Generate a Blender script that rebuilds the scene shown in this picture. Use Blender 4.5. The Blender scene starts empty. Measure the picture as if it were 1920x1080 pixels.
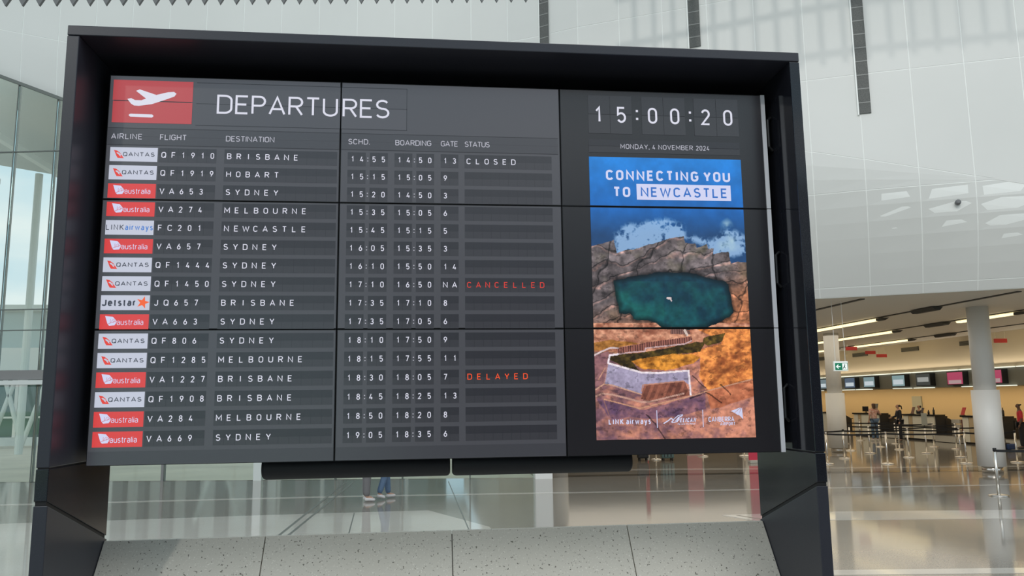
import bpy, math, random
import numpy as np
from mathutils import Vector, Matrix
random.seed(4)
S = bpy.context.scene
C = S.collection

# ------------------------------------------------------------------ camera
cam = bpy.data.objects.new('camera', bpy.data.cameras.new('camera')); C.objects.link(cam)
cam.data.sensor_width = 36; cam.data.lens = 27.59; cam.data.clip_end = 600
R_ = (0.99395016, -0.10911936, -0.01249147); U_ = (-0.00322594, -0.14268782, 0.98976249); F_ = (0.10978463, 0.98373429, 0.14217659)
cam.matrix_world = Matrix(((R_[0], U_[0], -F_[0], 0), (R_[1], U_[1], -F_[1], 0), (R_[2], U_[2], -F_[2], 2.05), (0, 0, 0, 1)))
S.camera = cam
# ------------------------------------------------------------------ exposure
S.view_settings.view_transform = 'Standard'; S.view_settings.look = 'None'
S.view_settings.exposure = 0.0; S.view_settings.gamma = 1.0; S.view_settings.use_curve_mapping = False
# ------------------------------------------------------------------ world
SKY_STRENGTH = 1.04
W = bpy.data.worlds.new('sky'); S.world = W; W.use_nodes = True
nt = W.node_tree; nt.nodes.clear()
def N(t, **k):
    n = nt.nodes.new(t)
    for a, b in k.items(): setattr(n, a, b)
    return n
tc = N('ShaderNodeTexCoord'); mp = N('ShaderNodeMapping'); mp.inputs['Scale'].default_value = (1, 1, 2.6)
nz = N('ShaderNodeTexNoise'); nz.inputs['Scale'].default_value = 2.3; nz.inputs['Detail'].default_value = 6; nz.inputs['Roughness'].default_value = .5
cr = N('ShaderNodeValToRGB'); cr.color_ramp.elements[0].position = .40; cr.color_ramp.elements[1].position = .62
cr.color_ramp.elements[0].color = (.44, .66, .80, 1); cr.color_ramp.elements[1].color = (.97, .95, .93, 1)
bg = N('ShaderNodeBackground'); bg.inputs['Strength'].default_value = SKY_STRENGTH; wo = N('ShaderNodeOutputWorld')
nt.links.new(tc.outputs['Generated'], mp.inputs['Vector']); nt.links.new(mp.outputs[0], nz.inputs['Vector'])
nt.links.new(nz.outputs['Fac'], cr.inputs['Fac']); nt.links.new(cr.outputs[0], bg.inputs['Color']); nt.links.new(bg.outputs[0], wo.inputs[0])
# ------------------------------------------------------------------ sun and large lights
def sun(name, d, e, ang, col):
    l = bpy.data.lights.new(name, 'SUN'); l.energy = e; l.angle = math.radians(ang); l.color = col
    o = bpy.data.objects.new(name, l); C.objects.link(o); o.rotation_euler = Vector(d).to_track_quat('-Z', 'Y').to_euler(); o.location = (0, 0, 30); return o
sun('sun', (.45, .75, -.50), 0.42, 1.6, (1, .96, .90))
def area(name, loc, sx, sy, e, col, d=(0, 0, -1)):
    l = bpy.data.lights.new(name, 'AREA'); l.shape = 'RECTANGLE'; l.size = sx; l.size_y = sy; l.energy = e; l.color = col
    o = bpy.data.objects.new(name, l); C.objects.link(o); o.location = loc; o.rotation_euler = Vector(d).to_track_quat('-Z', 'Y').to_euler(); return o
a_ = area('check_in_downlight', (25.3, 36, 2.38), .5, 40, 430, (1, .74, .40)); a_.rotation_euler = (0, -.25, 0)
area('atrium_fill', (7, -4, 17), 11, 8, 1300, (1, .965, .92), (7, 26, -15.5))  # added area light, aimed to brighten the columns, wall and plinth
a_ = area('cove_uplight', (23.8, 34, 3.3), .3, 40, 170, (1, .86, .64)); a_.rotation_euler = (0, math.pi - .22, 0)
area('hall_fill', (14, 34, 4.36), 15, 26, 760, (1, .90, .74))  # added wide fill that lifts the hall, apart from the strips

# ================================================================== helpers
def srgb(r, g, b):
    f = lambda c: (c / 255 / 12.92) if c / 255 <= .04045 else ((c / 255 + .055) / 1.055) ** 2.4
    return (f(r), f(g), f(b), 1)
def mat(name, col, rough=.5, metal=0, emit=None, es=1, spec=.5, noise=None, bump=None, ior=None):
    m = bpy.data.materials.new(name); m.use_nodes = True; t = m.node_tree; p = t.nodes['Principled BSDF']
    p.inputs['Base Color'].default_value = col; p.inputs['Roughness'].default_value = rough; p.inputs['Metallic'].default_value = metal
    p.inputs['Specular IOR Level'].default_value = spec
    if ior: p.inputs['IOR'].default_value = ior
    if emit: p.inputs['Emission Color'].default_value = emit; p.inputs['Emission Strength'].default_value = es
    g = t.nodes.new('ShaderNodeTexCoord')
    if noise:                                   # (scale, colour2, lo, hi)
        n = t.nodes.new('ShaderNodeTexNoise'); n.inputs['Scale'].default_value = noise[0]; n.inputs['Detail'].default_value = 4
        r = t.nodes.new('ShaderNodeValToRGB'); r.color_ramp.elements[0].position = noise[2]; r.color_ramp.elements[1].position = noise[3]
        r.color_ramp.elements[0].color = noise[1]; r.color_ramp.elements[1].color = col
        t.links.new(g.outputs['Object'], n.inputs['Vector']); t.links.new(n.outputs['Fac'], r.inputs['Fac']); t.links.new(r.outputs[0], p.inputs['Base Color'])
    if bump:                                    # (scale, strength)
        n = t.nodes.new('ShaderNodeTexNoise'); n.inputs['Scale'].default_value = bump[0]; n.inputs['Detail'].default_value = 2
        b = t.nodes.new('ShaderNodeBump'); b.inputs['Strength'].default_value = bump[1]; b.inputs['Distance'].default_value = .02
        t.links.new(g.outputs['Object'], n.inputs['Vector']); t.links.new(n.outputs['Fac'], b.inputs['Height']); t.links.new(b.outputs[0], p.inputs['Normal'])
    return m
def glass(name, tint, gl=.0):
    m = bpy.data.materials.new(name); m.use_nodes = True; t = m.node_tree; t.nodes.clear()
    o = t.nodes.new('ShaderNodeOutputMaterial'); mx = t.nodes.new('ShaderNodeMixShader'); tr = t.nodes.new('ShaderNodeBsdfTransparent')
    gs = t.nodes.new('ShaderNodeBsdfGlossy'); gs.inputs['Roughness'].default_value = .02; gs.inputs['Color'].default_value = (.9, .95, .93, 1)
    fr = t.nodes.new('ShaderNodeFresnel'); fr.inputs['IOR'].default_value = 1.5; tr.inputs['Color'].default_value = tint
    t.links.new(fr.outputs[0], mx.inputs[0]); t.links.new(tr.outputs[0], mx.inputs[1]); t.links.new(gs.outputs[0], mx.inputs[2]); t.links.new(mx.outputs[0], o.inputs[0])
    return m
def terrazzo(name, base, dark, light, scale, rough, spec=.5, wave=0, dens=.34):
    m = bpy.data.materials.new(name); m.use_nodes = True; t = m.node_tree; p = t.nodes['Principled BSDF']
    p.inputs['Roughness'].default_value = rough; p.inputs['Specular IOR Level'].default_value = spec
    g = t.nodes.new('ShaderNodeTexCoord')
    def vor(sc, lo, hi):
        v = t.nodes.new('ShaderNodeTexNoise'); v.inputs['Scale'].default_value = sc; v.inputs['Detail'].default_value = 3
        r = t.nodes.new('ShaderNodeMapRange'); r.inputs[1].default_value = lo; r.inputs[2].default_value = hi
        t.links.new(g.outputs['Object'], v.inputs['Vector']); t.links.new(v.outputs['Fac'], r.inputs[0]); return r
    a = vor(scale, dens, dens - .04); b = vor(scale * 1.6, .62, .67); c = vor(.7, .3, .7)
    m1 = t.nodes.new('ShaderNodeMixRGB'); m1.inputs[1].default_value = base; m1.inputs[2].default_value = dark; t.links.new(a.outputs[0], m1.inputs[0])
    m2 = t.nodes.new('ShaderNodeMixRGB'); m2.inputs[2].default_value = light; t.links.new(m1.outputs[0], m2.inputs[1]); t.links.new(b.outputs[0], m2.inputs[0])
    m3 = t.nodes.new('ShaderNodeMixRGB'); m3.blend_type = 'MULTIPLY'; m3.inputs[2].default_value = (.93, .92, .90, 1)
    t.links.new(c.outputs[0], m3.inputs[0]); t.links.new(m2.outputs[0], m3.inputs[1]); t.links.new(m3.outputs[0], p.inputs['Base Color'])
    if wave:
        n = t.nodes.new('ShaderNodeTexNoise'); n.inputs['Scale'].default_value = 1.3; n.inputs['Detail'].default_value = 1
        bp = t.nodes.new('ShaderNodeBump'); bp.inputs['Strength'].default_value = wave; bp.inputs['Distance'].default_value = .01
        t.links.new(g.outputs['Object'], n.inputs['Vector']); t.links.new(n.outputs['Fac'], bp.inputs['Height']); t.links.new(bp.outputs[0], p.inputs['Normal'])
    return m

class MB:
    def __init__(s): s.v = []; s.f = []; s.m = []
    def poly(s, pts, m=0):
        k = len(s.v); s.v += [tuple(p) for p in pts]; s.f.append(tuple(range(k, k + len(pts)))); s.m.append(m)
    def hexa(s, p, m=0):      # 8 points: bottom ring 0-3, top ring 4-7
        k = len(s.v); s.v += [tuple(q) for q in p]
        for f in ((3, 2, 1, 0), (4, 5, 6, 7), (0, 1, 5, 4), (1, 2, 6, 5), (2, 3, 7, 6), (3, 0, 4, 7)):
            s.f.append(tuple(k + i for i in f)); s.m.append(m)
        return s
    def box(s, x0, x1, y0, y1, z0, z1, m=0):
        return s.hexa([(x0, y0, z0), (x1, y0, z0), (x1, y1, z0), (x0, y1, z0), (x0, y0, z1), (x1, y0, z1), (x1, y1, z1), (x0, y1, z1)], m)
    def prism(s, prof, d, m=0):       # planar profile extruded by vector d
        n = len(prof); k = len(s.v); d = Vector(d)
        s.v += [tuple(p) for p in prof] + [tuple(Vector(p) + d) for p in prof]
        s.f.append(tuple(k + i for i in range(n))[::-1]); s.f.append(tuple(k + n + i for i in range(n))); s.m += [m, m]
        for i in range(n):
            j = (i + 1) % n; s.f.append((k + i, k + j, k + n + j, k + n + i)); s.m.append(m)
        return s
    def tube(s, pts, rad, n=16, m=0, cap=True):
        k0 = len(s.v); pts = [Vector(p) for p in pts]
        if not isinstance(rad, (list, tuple)): rad = [rad] * len(pts)
        for i, p in enumerate(pts):
            t = (pts[min(i + 1, len(pts) - 1)] - pts[max(i - 1, 0)]); t = t.normalized() if t.length > 1e-9 else Vector((0, 0, 1))
            a = t.orthogonal().normalized() if abs(t.z) < .9 else Vector((1, 0, 0)); a = (a - t * a.dot(t)).normalized(); b = t.cross(a)
            if i and (a.dot(la) < 0): a = -a; b = -b
            la = a
            for q in range(n):
                w = 2 * math.pi * q / n; s.v.append(tuple(p + (a * math.cos(w) + b * math.sin(w)) * rad[i]))
        for i in range(len(pts) - 1):
            for q in range(n):
                r = (q + 1) % n; s.f.append((k0 + i * n + q, k0 + i * n + r, k0 + (i + 1) * n + r, k0 + (i + 1) * n + q)); s.m.append(m)
        if cap:
            s.f.append(tuple(k0 + q for q in range(n))[::-1]); s.f.append(tuple(k0 + (len(pts) - 1) * n + q for q in range(n))); s.m += [m, m]
        return s
    def build(s, name, mats, parent=None, smooth=False, bevel=0, kind=None, label=None):
        o0 = Vector(parent_world(parent)) if parent else Vector((0, 0, 0))
        me = bpy.data.meshes.new(name); me.from_pydata([tuple(Vector(p) - o0) for p in s.v], [], s.f)
        for mt in (mats if isinstance(mats, (list, tuple)) else [mats]): me.materials.append(mt)
        me.polygons.foreach_set('material_index', s.m); me.update()
        if smooth:
            me.polygons.foreach_set('use_smooth', [len(f) <= 4 for f in s.f])
        o = bpy.data.objects.new(name, me); C.objects.link(o); o.parent = parent
        if bevel: b = o.modifiers.new('bevel', 'BEVEL'); b.width = bevel; b.segments = 2; b.limit_method = 'ANGLE'
        if kind: o['kind'] = kind
        if label: o['label'] = label
        return o
def parent_world(p):
    v = Vector((0, 0, 0))
    while p: v += p.location; p = p.parent
    return v
def thing(name, loc, label, cat, group=None):
    o = bpy.data.objects.new(name, None); C.objects.link(o); o.location = loc; o.empty_display_size = .1
    o['label'] = label; o['category'] = cat
    if group: o['group'] = group
    return o
def tag(o, label, cat, group=None):
    o['label'] = label; o['category'] = cat
    if group: o['group'] = group
    return o
def group_structure(name):
    o = bpy.data.objects.new(name, None); C.objects.link(o); o['kind'] = 'structure'; return o
def copy_tree(o, parent=None):
    c = o.copy(); C.objects.link(c)
    if parent: c.parent = parent
    for ch in list(o.children): copy_tree(ch, c)
    return c

# ================================================================== materials
M = {}
M['wall'] = mat('matt white cladding', (.70, .71, .69, 1), .45, noise=(.35, (.66, .67, .65, 1), .3, .7))
M['joint'] = mat('white joint', (.86, .88, .86, 1), .5)
M['slot'] = mat('grey mesh slot', (.12, .125, .12, 1), .6, noise=(60, (.08, .085, .08, 1), .4, .6)); M['rung'] = mat('slot rung', (.24, .25, .24, 1), .5)
M['floor'] = terrazzo('polished grey terrazzo', (.27, .25, .22, 1), (.17, .155, .135, 1), (.40, .375, .335, 1), 55, .085, .75, .05, .42)
M['cream'] = terrazzo('polished cream stone', (.56, .53, .48, 1), (.46, .43, .38, 1), (.62, .6, .55, 1), 30, .06, .7, .05)
M['darkstone'] = terrazzo('dark floor strip', (.10, .095, .085, 1), (.06, .06, .05, 1), (.2, .19, .17, 1), 60, .06, .7)
M['brass'] = mat('thin metal floor joint', (.12, .12, .11, 1), .3, .6)
M['paving'] = mat('beige outdoor paving', (.66, .60, .50, 1), .8, noise=(.6, (.56, .51, .43, 1), .3, .7))
M['granite'] = mat('polished black granite', (.012, .013, .018, 1), .09, spec=.5, noise=(260, (.035, .037, .045, 1), .36, .44))
M['granite_sheen'] = mat('black granite with sheen in colour', (.030, .032, .044, 1), .36, spec=.45, noise=(260, (.04, .042, .05, 1), .36, .44))  # same stone, its reflected sheen put into a lighter base colour
M['black'] = mat('black back panel', (.006, .006, .008, 1), .6)
M['plinth'] = terrazzo('speckled pale terrazzo', (.60, .575, .51, 1), (.14, .13, .105, 1), (.74, .72, .65, 1), 75, .5, .35, 0, .36)
M['alu'] = mat('light grey aluminium', (.86, .86, .92, 1), .4, 0)
M['tubeblack'] = mat('black fabric tube', (.014, .016, .022, 1), .55)
M['white'] = mat('white painted column', (.84, .83, .80, 1), .45); M['steel'] = mat('brushed stainless steel', (.78, .75, .70, 1), .22, 1)
M['belt'] = mat('black webbing', (.008, .008, .009, 1), .7); M['blackp'] = mat('black plastic', (.015, .015, .017, 1), .45)
M['ceil'] = mat('off white hall ceiling', (.74, .70, .62, 1), .5); M['slotdark'] = mat('dark ceiling slot', (.05, .047, .04, 1), .6)
M['lamp'] = mat('warm strip diffuser', (.9, .85, .6, 1), .5, emit=(1, .80, .42, 1), es=1.7)
M['cream_wall'] = mat('cream upper wall', (.50, .44, .34, 1), .6); M['tan'] = mat('tan lit wall', (.60, .47, .29, 1), .55)
M['bulk'] = mat('grey green bulkhead', (.19, .19, .165, 1), .5); M['trimlamp'] = mat('pale edge light', (.8, .85, .75, 1), .5, emit=(.95, 1, .86, 1), es=.85)
M['counter'] = mat('pale counter front', (.80, .77, .66, 1), .3); M['worktop'] = mat('black counter top', (.012, .012, .012, 1), .3)
M['maroon'] = mat('maroon panel', (.10, .008, .010, 1), .5); M['greyp'] = mat('light grey plastic', (.52, .50, .45, 1), .5)
M['red'] = mat('red plastic', (.55, .03, .025, 1), .5); M['pink'] = mat('pink banner', (.62, .24, .27, 1), .5)
M['frost'] = mat('grey acrylic', (.40, .41, .36, 1), .3)
M['glass'] = glass('green tinted glass', (.94, .985, .96, 1)); M['mull'] = mat('dark glazing joint', (.12, .14, .13, 1), .5)
M['lightframe'] = mat('pale metal frame', (.66, .70, .68, 1), .4); M['greydark'] = mat('grey door head', (.22, .22, .22, 1), .4)
M['louvre'] = mat('grey louvre', (.16, .165, .17, 1), .6)

# ================================================================== floor
fl = MB().box(-40, 26.6, -14, 60, -.3, 0).build('floor', M['floor'])
fl['kind'] = 'structure'
# outdoor paving starts at the glass line; laid as a slab a hair above the hall floor slab's outer part
def strip(name, pts, mt, t=.003):
    o = MB().prism([(x, y, .0) for x, y in pts], (0, 0, t)).build(name, mt, fl); return o
strip('stone_band', [(-24, 9.0), (1.35, 9.0), (1.06, 13.3), (0.07, 15.5), (-2.93, 15.46), (-5.59, 15.32), (-24, 15.0)], M['cream'])
strip('stone_band', [(5.22, 13.82), (5.55, 13.05), (6.77, 12.93), (9.9, 12.50), (24, 10.9), (24, 11.9), (10.68, 13.4), (7.3, 13.86)], M['cream'])
strip('stone_band', [(2.0, 9.35), (4.73, 9.02), (6.87, 8.76), (24, 6.6), (24, 7.0), (7.08, 9.02), (4.87, 9.27), (2.0, 9.6)], M['cream'])
strip('stone_band', [(-16, 18.1), (-1.83, 18.05), (7.45, 17.40), (12.79, 17.10), (24, 16.6), (24, 16.75), (12.79, 17.27), (7.45, 17.56), (-1.83, 18.27), (-16, 18.32)], M['cream'])
strip('stone_band', [(3.4, 22.95), (6.31, 22.9), (9.62, 22.3), (24, 20.4), (24, 20.7), (9.62, 22.7), (6.31, 23.3), (3.4, 23.4)], M['cream'])
strip('dark_band', [(3.4, 21.3), (5.87, 21.2), (9.02, 20.9), (24, 19.2), (24, 19.6), (9.02, 21.4), (5.87, 21.7), (3.4, 21.8)], M['darkstone'])
strip('floor_joint', [(-2.34, 11.5), (-2.29, 11.5), (-2.02, 21.5), (-2.07, 21.5)], M['brass'], .004)
strip('floor_joint', [(-2.20, 11.5), (-2.15, 11.5), (-1.82, 21.5), (-1.87, 21.5)], M['brass'], .004)
strip('floor_joint', [(-1.0, 9.1), (-.98, 9.1), (-1.3, 15.4), (-1.32, 15.4)], M['brass'], .004)
strip('floor_joint', [(.75, 9.1), (.77, 9.1), (.62, 20.9), (.60, 20.9)], M['brass'], .004)
strip('floor_joint', [(5.75, 13.0), (5.80, 13.0), (5.5, 13.75), (5.45, 13.75)], M['brass'], .004)

# ================================================================== great white wall (leaning hull over the hall mouth)
P1 = Vector((9.54, 18.2)); dv = Vector((.89713, -.44177)); P0 = P1 + dv * -7.3
FD = Vector((-.98776, .15598))
def base_pt(s):                               # s measured along the wall, 0 at P1; left of -7.3 it follows the glass front
    if s >= -7.3: p = P1 + dv * s; n = Vector((.44177, .89713))
    else: p = P0 + FD * (-7.3 - s); n = Vector((.15598, .98776))
    if -8.8 < s < -5.8:
        k = (s + 8.8) / 3; n = (Vector((.15598, .98776)) * (1 - k) + Vector((.44177, .89713)) * k).normalized()
    return p, n
def z_low(s):
    if s >= -4: return 4.43
    p, n = base_pt(s); return max(4.43, 11.8 - .405 * (p.x + 12.56))
def z_fold(s): return 7.85 - .265 * s if s > 0 else 7.85 - .235 * s  # slanting shade edge on the wall, put into the shape as a fold
OFFMAX = 1.1
def wall_pt(s, z, out=0):
    p, n = base_pt(s); zl = z_low(s); zf = z_fold(s); off = min(OFFMAX, .34 * max(0, zf - zl)) * (1 - .85 * min(1, max(0, (-6 - s) / 6)))
    k = min(1, max(0, (z - zl) / max(.01, zf - zl))); k = math.sin(k * math.pi / 2)
    q = p - n * (off * k + out); return Vector((q.x, q.y, z))
wall = group_structure('wall_back')
def wall_piece(s0, s1, za0, za1, zb0, zb1, name, mt, g=.012, seg=1, th=.04):
    mb = MB(); k0 = 0; rows = []
    for i in range(seg + 1):
        k = i / seg
        zl = za0 + (zb0 - za0) * k; zr = za1 + (zb1 - za1) * k
        if i == 0: zl += g; zr += g
        if i == seg: zl -= g; zr -= g
        rows.append((wall_pt(s0 + g, zl, th), wall_pt(s1 - g, zr, th), wall_pt(s0 + g, zl), wall_pt(s1 - g, zr)))
    for i in range(seg):
        a, b = rows[i], rows[i + 1]
        mb.hexa([a[0], a[1], a[3], a[2], b[0], b[1], b[3], b[2]])
    return mb.build(name, mt, wall)
ss = [-27 + 1.13 * i for i in range(33)]
ss = [s + (2.35 - 1.13 * 2 - ((2.35 - ss[0]) % 1.13) * 0) * 0 for s in ss]
off0 = (0.10 - ss[0]) % 1.13; ss = [s + off0 for s in ss]
bk = MB()
for a, b in zip(ss[:-1], ss[1:]):
    zla, zlb, zfa, zfb = z_low(a), z_low(b), z_fold(a), z_fold(b)
    hi = 16.5
    if a > -4.5:
        wall_piece(a, b, zla, zlb, 4.66, 4.66, 'wall_panel', M['wall'])
        wall_piece(a, b, 4.66, 4.66, 6.8, 6.8, 'wall_panel', M['wall'], seg=6)
        wall_piece(a, b, 6.8, 6.8, zfa, zfb, 'wall_panel', M['wall'], seg=3)
    else:
        wall_piece(a, b, zla, zlb, zfa, zfb, 'wall_panel', M['wall'], seg=6)
    top0 = (zfa, zfb); z = 9.6 if min(zfa, zfb) < 9 else 12.0
    if zfa > 11.4 or zfb > 11.4: z = 14.4
    while z <= hi + .01:
        wall_piece(a, b, top0[0], top0[1], z, z, 'wall_panel', M['wall']); top0 = (z, z); z += 2.4
    zs = [q / 12 for q in range(13)]
    for i in range(12):
        p = [wall_pt(a, zla + (zfa - zla) * zs[i], .034), wall_pt(b, zlb + (zfb - zlb) * zs[i], .034), wall_pt(b, zlb + (zfb - zlb) * zs[i + 1], .034), wall_pt(a, zla + (zfa - zla) * zs[i + 1], .034)]
        bk.poly(p)
    bk.poly([wall_pt(a, zfa, .034), wall_pt(b, zfb, .034), wall_pt(b, 16.8, .034), wall_pt(a, 16.8, .034)])
bk.build('wall_backing', M['joint'], wall)
# recessed mesh slots
for s0, w_, zb in ((1.20, .26, 8.62), (-2.62, .28, 10.9), (-6.75, .29, 11.3)):
    mb = MB(); mb.hexa([wall_pt(s0, zb, .075), wall_pt(s0 + w_, zb, .075), wall_pt(s0 + w_, zb, .03), wall_pt(s0, zb, .03), wall_pt(s0, 16.4, .075), wall_pt(s0 + w_, 16.4, .075), wall_pt(s0 + w_, 16.4, .03), wall_pt(s0, 16.4, .03)])
    z = zb + .25
    while z < 16.2:
        mb.hexa([wall_pt(s0, z, .08), wall_pt(s0 + w_, z, .08), wall_pt(s0 + w_, z, .07), wall_pt(s0, z, .07), wall_pt(s0, z + .025, .08), wall_pt(s0 + w_, z + .025, .08), wall_pt(s0 + w_, z + .025, .07), wall_pt(s0, z + .025, .07)], 1); z += .34
    o = mb.build('wall_slot', [M['slot'], M['rung']], wall)
    mb = MB(); mb.hexa([wall_pt(s0 - .03, zb - .03, .09), wall_pt(s0, zb - .03, .09), wall_pt(s0, zb - .03, .03), wall_pt(s0 - .03, zb - .03, .03), wall_pt(s0 - .03, 16.4, .09), wall_pt(s0, 16.4, .09), wall_pt(s0, 16.4, .03), wall_pt(s0 - .03, 16.4, .03)])
    mb.build('slot_edge', M['joint'], wall)
p = wall_pt(3.1, 6.35, .04)
o = MB().tube([p + Vector((0, 0, 0)), p + Vector((-.04, -.08, 0)), p + Vector((-.055, -.11, 0))], [.06, .06, .03], 12).build('wall_sensor', M['louvre'], None, True)
tag(o, 'small round grey sensor fixed on the white leaning wall', 'sensor')

# ================================================================== glass front at the left
win = group_structure('window_1')
A2 = Vector((3.0, 21.2))
def gpt(x, z, out=0):                           # point on the glass front at world x
    t = (x - 3.0) / FD.x; y = 21.2 + FD.y * t; n = Vector((.15598, .98776)); return Vector((x - n.x * out, y - n.y * out, z))
def zg(x): return 11.8 - .405 * (x + 12.56)
xs = [3.0, 1.2, -.6, -2.4, -4.5, -7.1, -8.8, -10.75, -11.95, -14.2, -16, -18, -20]
lv = [0.0, 2.62, 3.0, 4.19, 4.78, 9.42]
for x1, x0 in zip(xs[:-1], xs[1:]):
    for i in range(len(lv)):
        if i == 1: continue
        zb = lv[i]; zt = lv[i + 1] if i + 1 < len(lv) else 99
        a0, a1 = min(zt, zg(x0)), min(zt, zg(x1))
        if a0 - zb < .1 or a1 - zb < .05: 
            if a0 - zb < .1: continue
            a1 = zb + .01
        g = .012
        MB().hexa([gpt(x0 + g, zb + g, .01), gpt(x1 - g, zb + g, .01), gpt(x1 - g, zb + g, -.01), gpt(x0 + g, zb + g, -.01), gpt(x0 + g, a0 - g, .01), gpt(x1 - g, a1 - g, .01), gpt(x1 - g, a1 - g, -.01), gpt(x0 + g, a0 - g, -.01)]).build('pane', M['glass'], win)
def gbar(x0, z0, x1, z1, w, d0, d1, name, mt):  # bar in the glass plane
    a = gpt(x0, z0); b = gpt(x1, z1); t = (b - a).normalized(); up = Vector((0, 0, 1)) if abs(t.z) < .7 else Vector(((b - a).x + FD.x, FD.y, 0)).normalized()
    n = Vector((-.15598, -.98776, 0)); u = t.cross(n).normalized() * (w / 2)
    MB().hexa([a - u + n * d0, a + u + n * d0, a + u - n * d1, a - u - n * d1, b - u + n * d0, b + u + n * d0, b + u - n * d1, b - u - n * d1]).build(name, mt, win)
for i, x in enumerate(xs[1:-1]):
    w_, mt = (.07, M['greydark']) if x == -7.1 else ((.22, M['lightframe']) if x == -4.5 else (.022, M['mull']))
    gbar(x, 0, x, min(zg(x) - .02, 13), w_, .03, .12, 'mullion', mt)
for z in (4.19, 4.78, 9.42):
    x1 = min(3.0, -12.56 + (11.8 - z) / .405); gbar(-20, z, x1, z, .03, .02, .04, 'transom', M['mull'])
gbar(-20, 2.93, 2.9, 2.93, .26, .12, .12, 'door_head', M['greydark']); gbar(-20, 2.72, 2.9, 2.72, .12, .2, .2, 'canopy_rail', M['lightframe'])
gbar(-20, zg(-20) - .03, 3.0, zg(3.0) - .03, .09, .05, .05, 'top_rail', M['mull'])
MB().box(2.9, 3.35, 20.95, 21.45, 0, 5.7).build('end_post', M['white'], win)

# ================================================================== outside
MB().prism([(-60, 23.3 + .156 * 44, 0), (-20, gpt(-20, 0).y + .1, 0), (2.95, 21.35, 0), (2.95, 56, 0), (-60, 56, 0)], (0, 0, .004)).build('outdoor_paving', M['paving'])['kind'] = 'structure'
MB().box(-300, 300, 60.5, 500, -.4, -.35).build('ground_beyond', mat('distant grass', (.16, .22, .12, 1), .9))['kind'] = 'structure'
# canopy over the forecourt, seen through the glass
can = thing('forecourt_canopy', (-18, 38, 9), 'large pale sloping canopy roof outside behind the upper glass panes', 'canopy')
cm = mat('pale green canopy soffit', (.42, .47, .45, 1), .6)
MB().hexa([(-34, 25.5, 14.6), (-6, 24.6, 12.6), (-14.5, 38, 12.4), (-34, 38, 15.6), (-34, 25.5, 14.9), (-6, 24.6, 12.9), (-14.5, 38, 12.7), (-34, 38, 15.9)]).build('roof_slab', cm, can)
for k in range(6):
    MB().box(-33 + k * 3.3, -32.75 + k * 3.3, 26.2, 37.6, 12.25, 12.5).build('purlin', M['lightframe'], can)
for x in (-31, -24.5, -17.6): MB().tube([(x, 37, 0), (x, 37, 12.6)], .16, 12).build('post', M['lightframe'], can)
# terminal wing across the forecourt
tw = thing('glazed_building', (-24, 45, 0), 'distant glazed building with white frames across the forecourt', 'building')
GG = mat('window glass with reflected green', (.05, .11, .08, 1), .05, spec=.8)  # green of mirrored trees is put into the glass colour
MB().box(-60, 2.5, 45, 52, 0, .45).build('plinth', M['lightframe'], tw); MB().box(-60, 2.5, 44.9, 52, 4.0, 5.2).build('parapet', M['white'], tw)
MB().box(-60, 2.5, 45.3, 51, 5.2, 7.2).build('upper_glazing', mat('pale sky glass', (.50, .58, .56, 1), .1, spec=.8), tw)
MB().box(-60, 2.5, 44.6, 52, 7.2, 7.5).build('roof', M['lightframe'], tw)
for k in range(26):
    x = -58.5 + k * 2.3
    MB().box(x + .1, x + 2.2, 45.2, 45.25, .45, 4.0).build('window', GG, tw)
    MB().box(x - .08, x + .08, 44.95, 45.3, .45, 4.0).build('window_post', M['white'], tw)
MB().box(-60, 2.5, 44.96, 45.1, 1.45, 1.55).build('window_rail', M['white'], tw)
for x in (-21.6, -20.1, -10.5):
    for d in (-1.1, 1.1):
        MB().tube([(x, 42.5, .1), (x + d, 42.5, 3.8)], .11, 10).build('brace', M['lightframe'], tw)
MB().box(-16.8, -8.0, 44.7, 45.2, .45, 7.2).build('white_wall', mat('bright white outdoor wall', (.93, .93, .92, 1), .7), tw)
for x, w_ in ((-15.9, .5), (-14.7, .35), (-13.5, .5), (-12.2, .5), (-10.7, .55), (-8.9, .9), (-6.6, .5), (-4.6, .3), (-1.6, .5)):
    MB().box(x - w_ / 2, x + w_ / 2, 43.9, 44.7, 0, 7.2).build('pier', mat('grey pier', (.16, .17, .17, 1), .6), tw)
leaf = mat('tree foliage', (.07, .15, .05, 1), .8, noise=(1.5, (.03, .08, .02, 1), .3, .7)); bark = mat('bark', (.12, .09, .06, 1), .9)
for (x, y, h) in ((-34, 66, 7), (-27.5, 64, 6.4), (-20, 67, 7.2), (-13, 65, 6.2), (-4, 66, 6.8)):
    t = thing('tree', (x, y, -.35), {-34: 'far left', -27.5: 'second from left', -20: 'middle', -13: 'second from right', -4: 'rightmost'}[x] + ' leafy tree of the row beyond the glazed building', 'tree', 'trees beyond the glazed building')
    MB().tube([(x, y, -.35), (x, y, h * .5)], [.25, .12], 8).build('trunk', bark, t)
    mb = MB()
    for k in range(90):
        c = Vector((x + random.gauss(0, 1.3), y + random.gauss(0, 1.3), h * .68 + random.gauss(0, h * .13))); r = random.uniform(.35, .7)
        q = Matrix.Rotation(random.random() * 6, 3, 'Z') @ Matrix.Rotation(random.random() * 3, 3, 'X')
        P = [c + q @ Vector(v) * r for v in ((1, 0, -.3), (0, 1, -.3), (-1, 0, -.3), (0, -1, -.3), (0, 0, .8), (0, 0, -.8))]
        k0 = len(mb.v); mb.v += [tuple(v) for v in P]
        for f in ((0, 1, 4), (1, 2, 4), (2, 3, 4), (3, 0, 4), (1, 0, 5), (2, 1, 5), (3, 2, 5), (0, 3, 5)): mb.f.append(tuple(k0 + i for i in f)); mb.m.append(0)
    mb.build('crown', leaf, t, kind='stuff')

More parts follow.
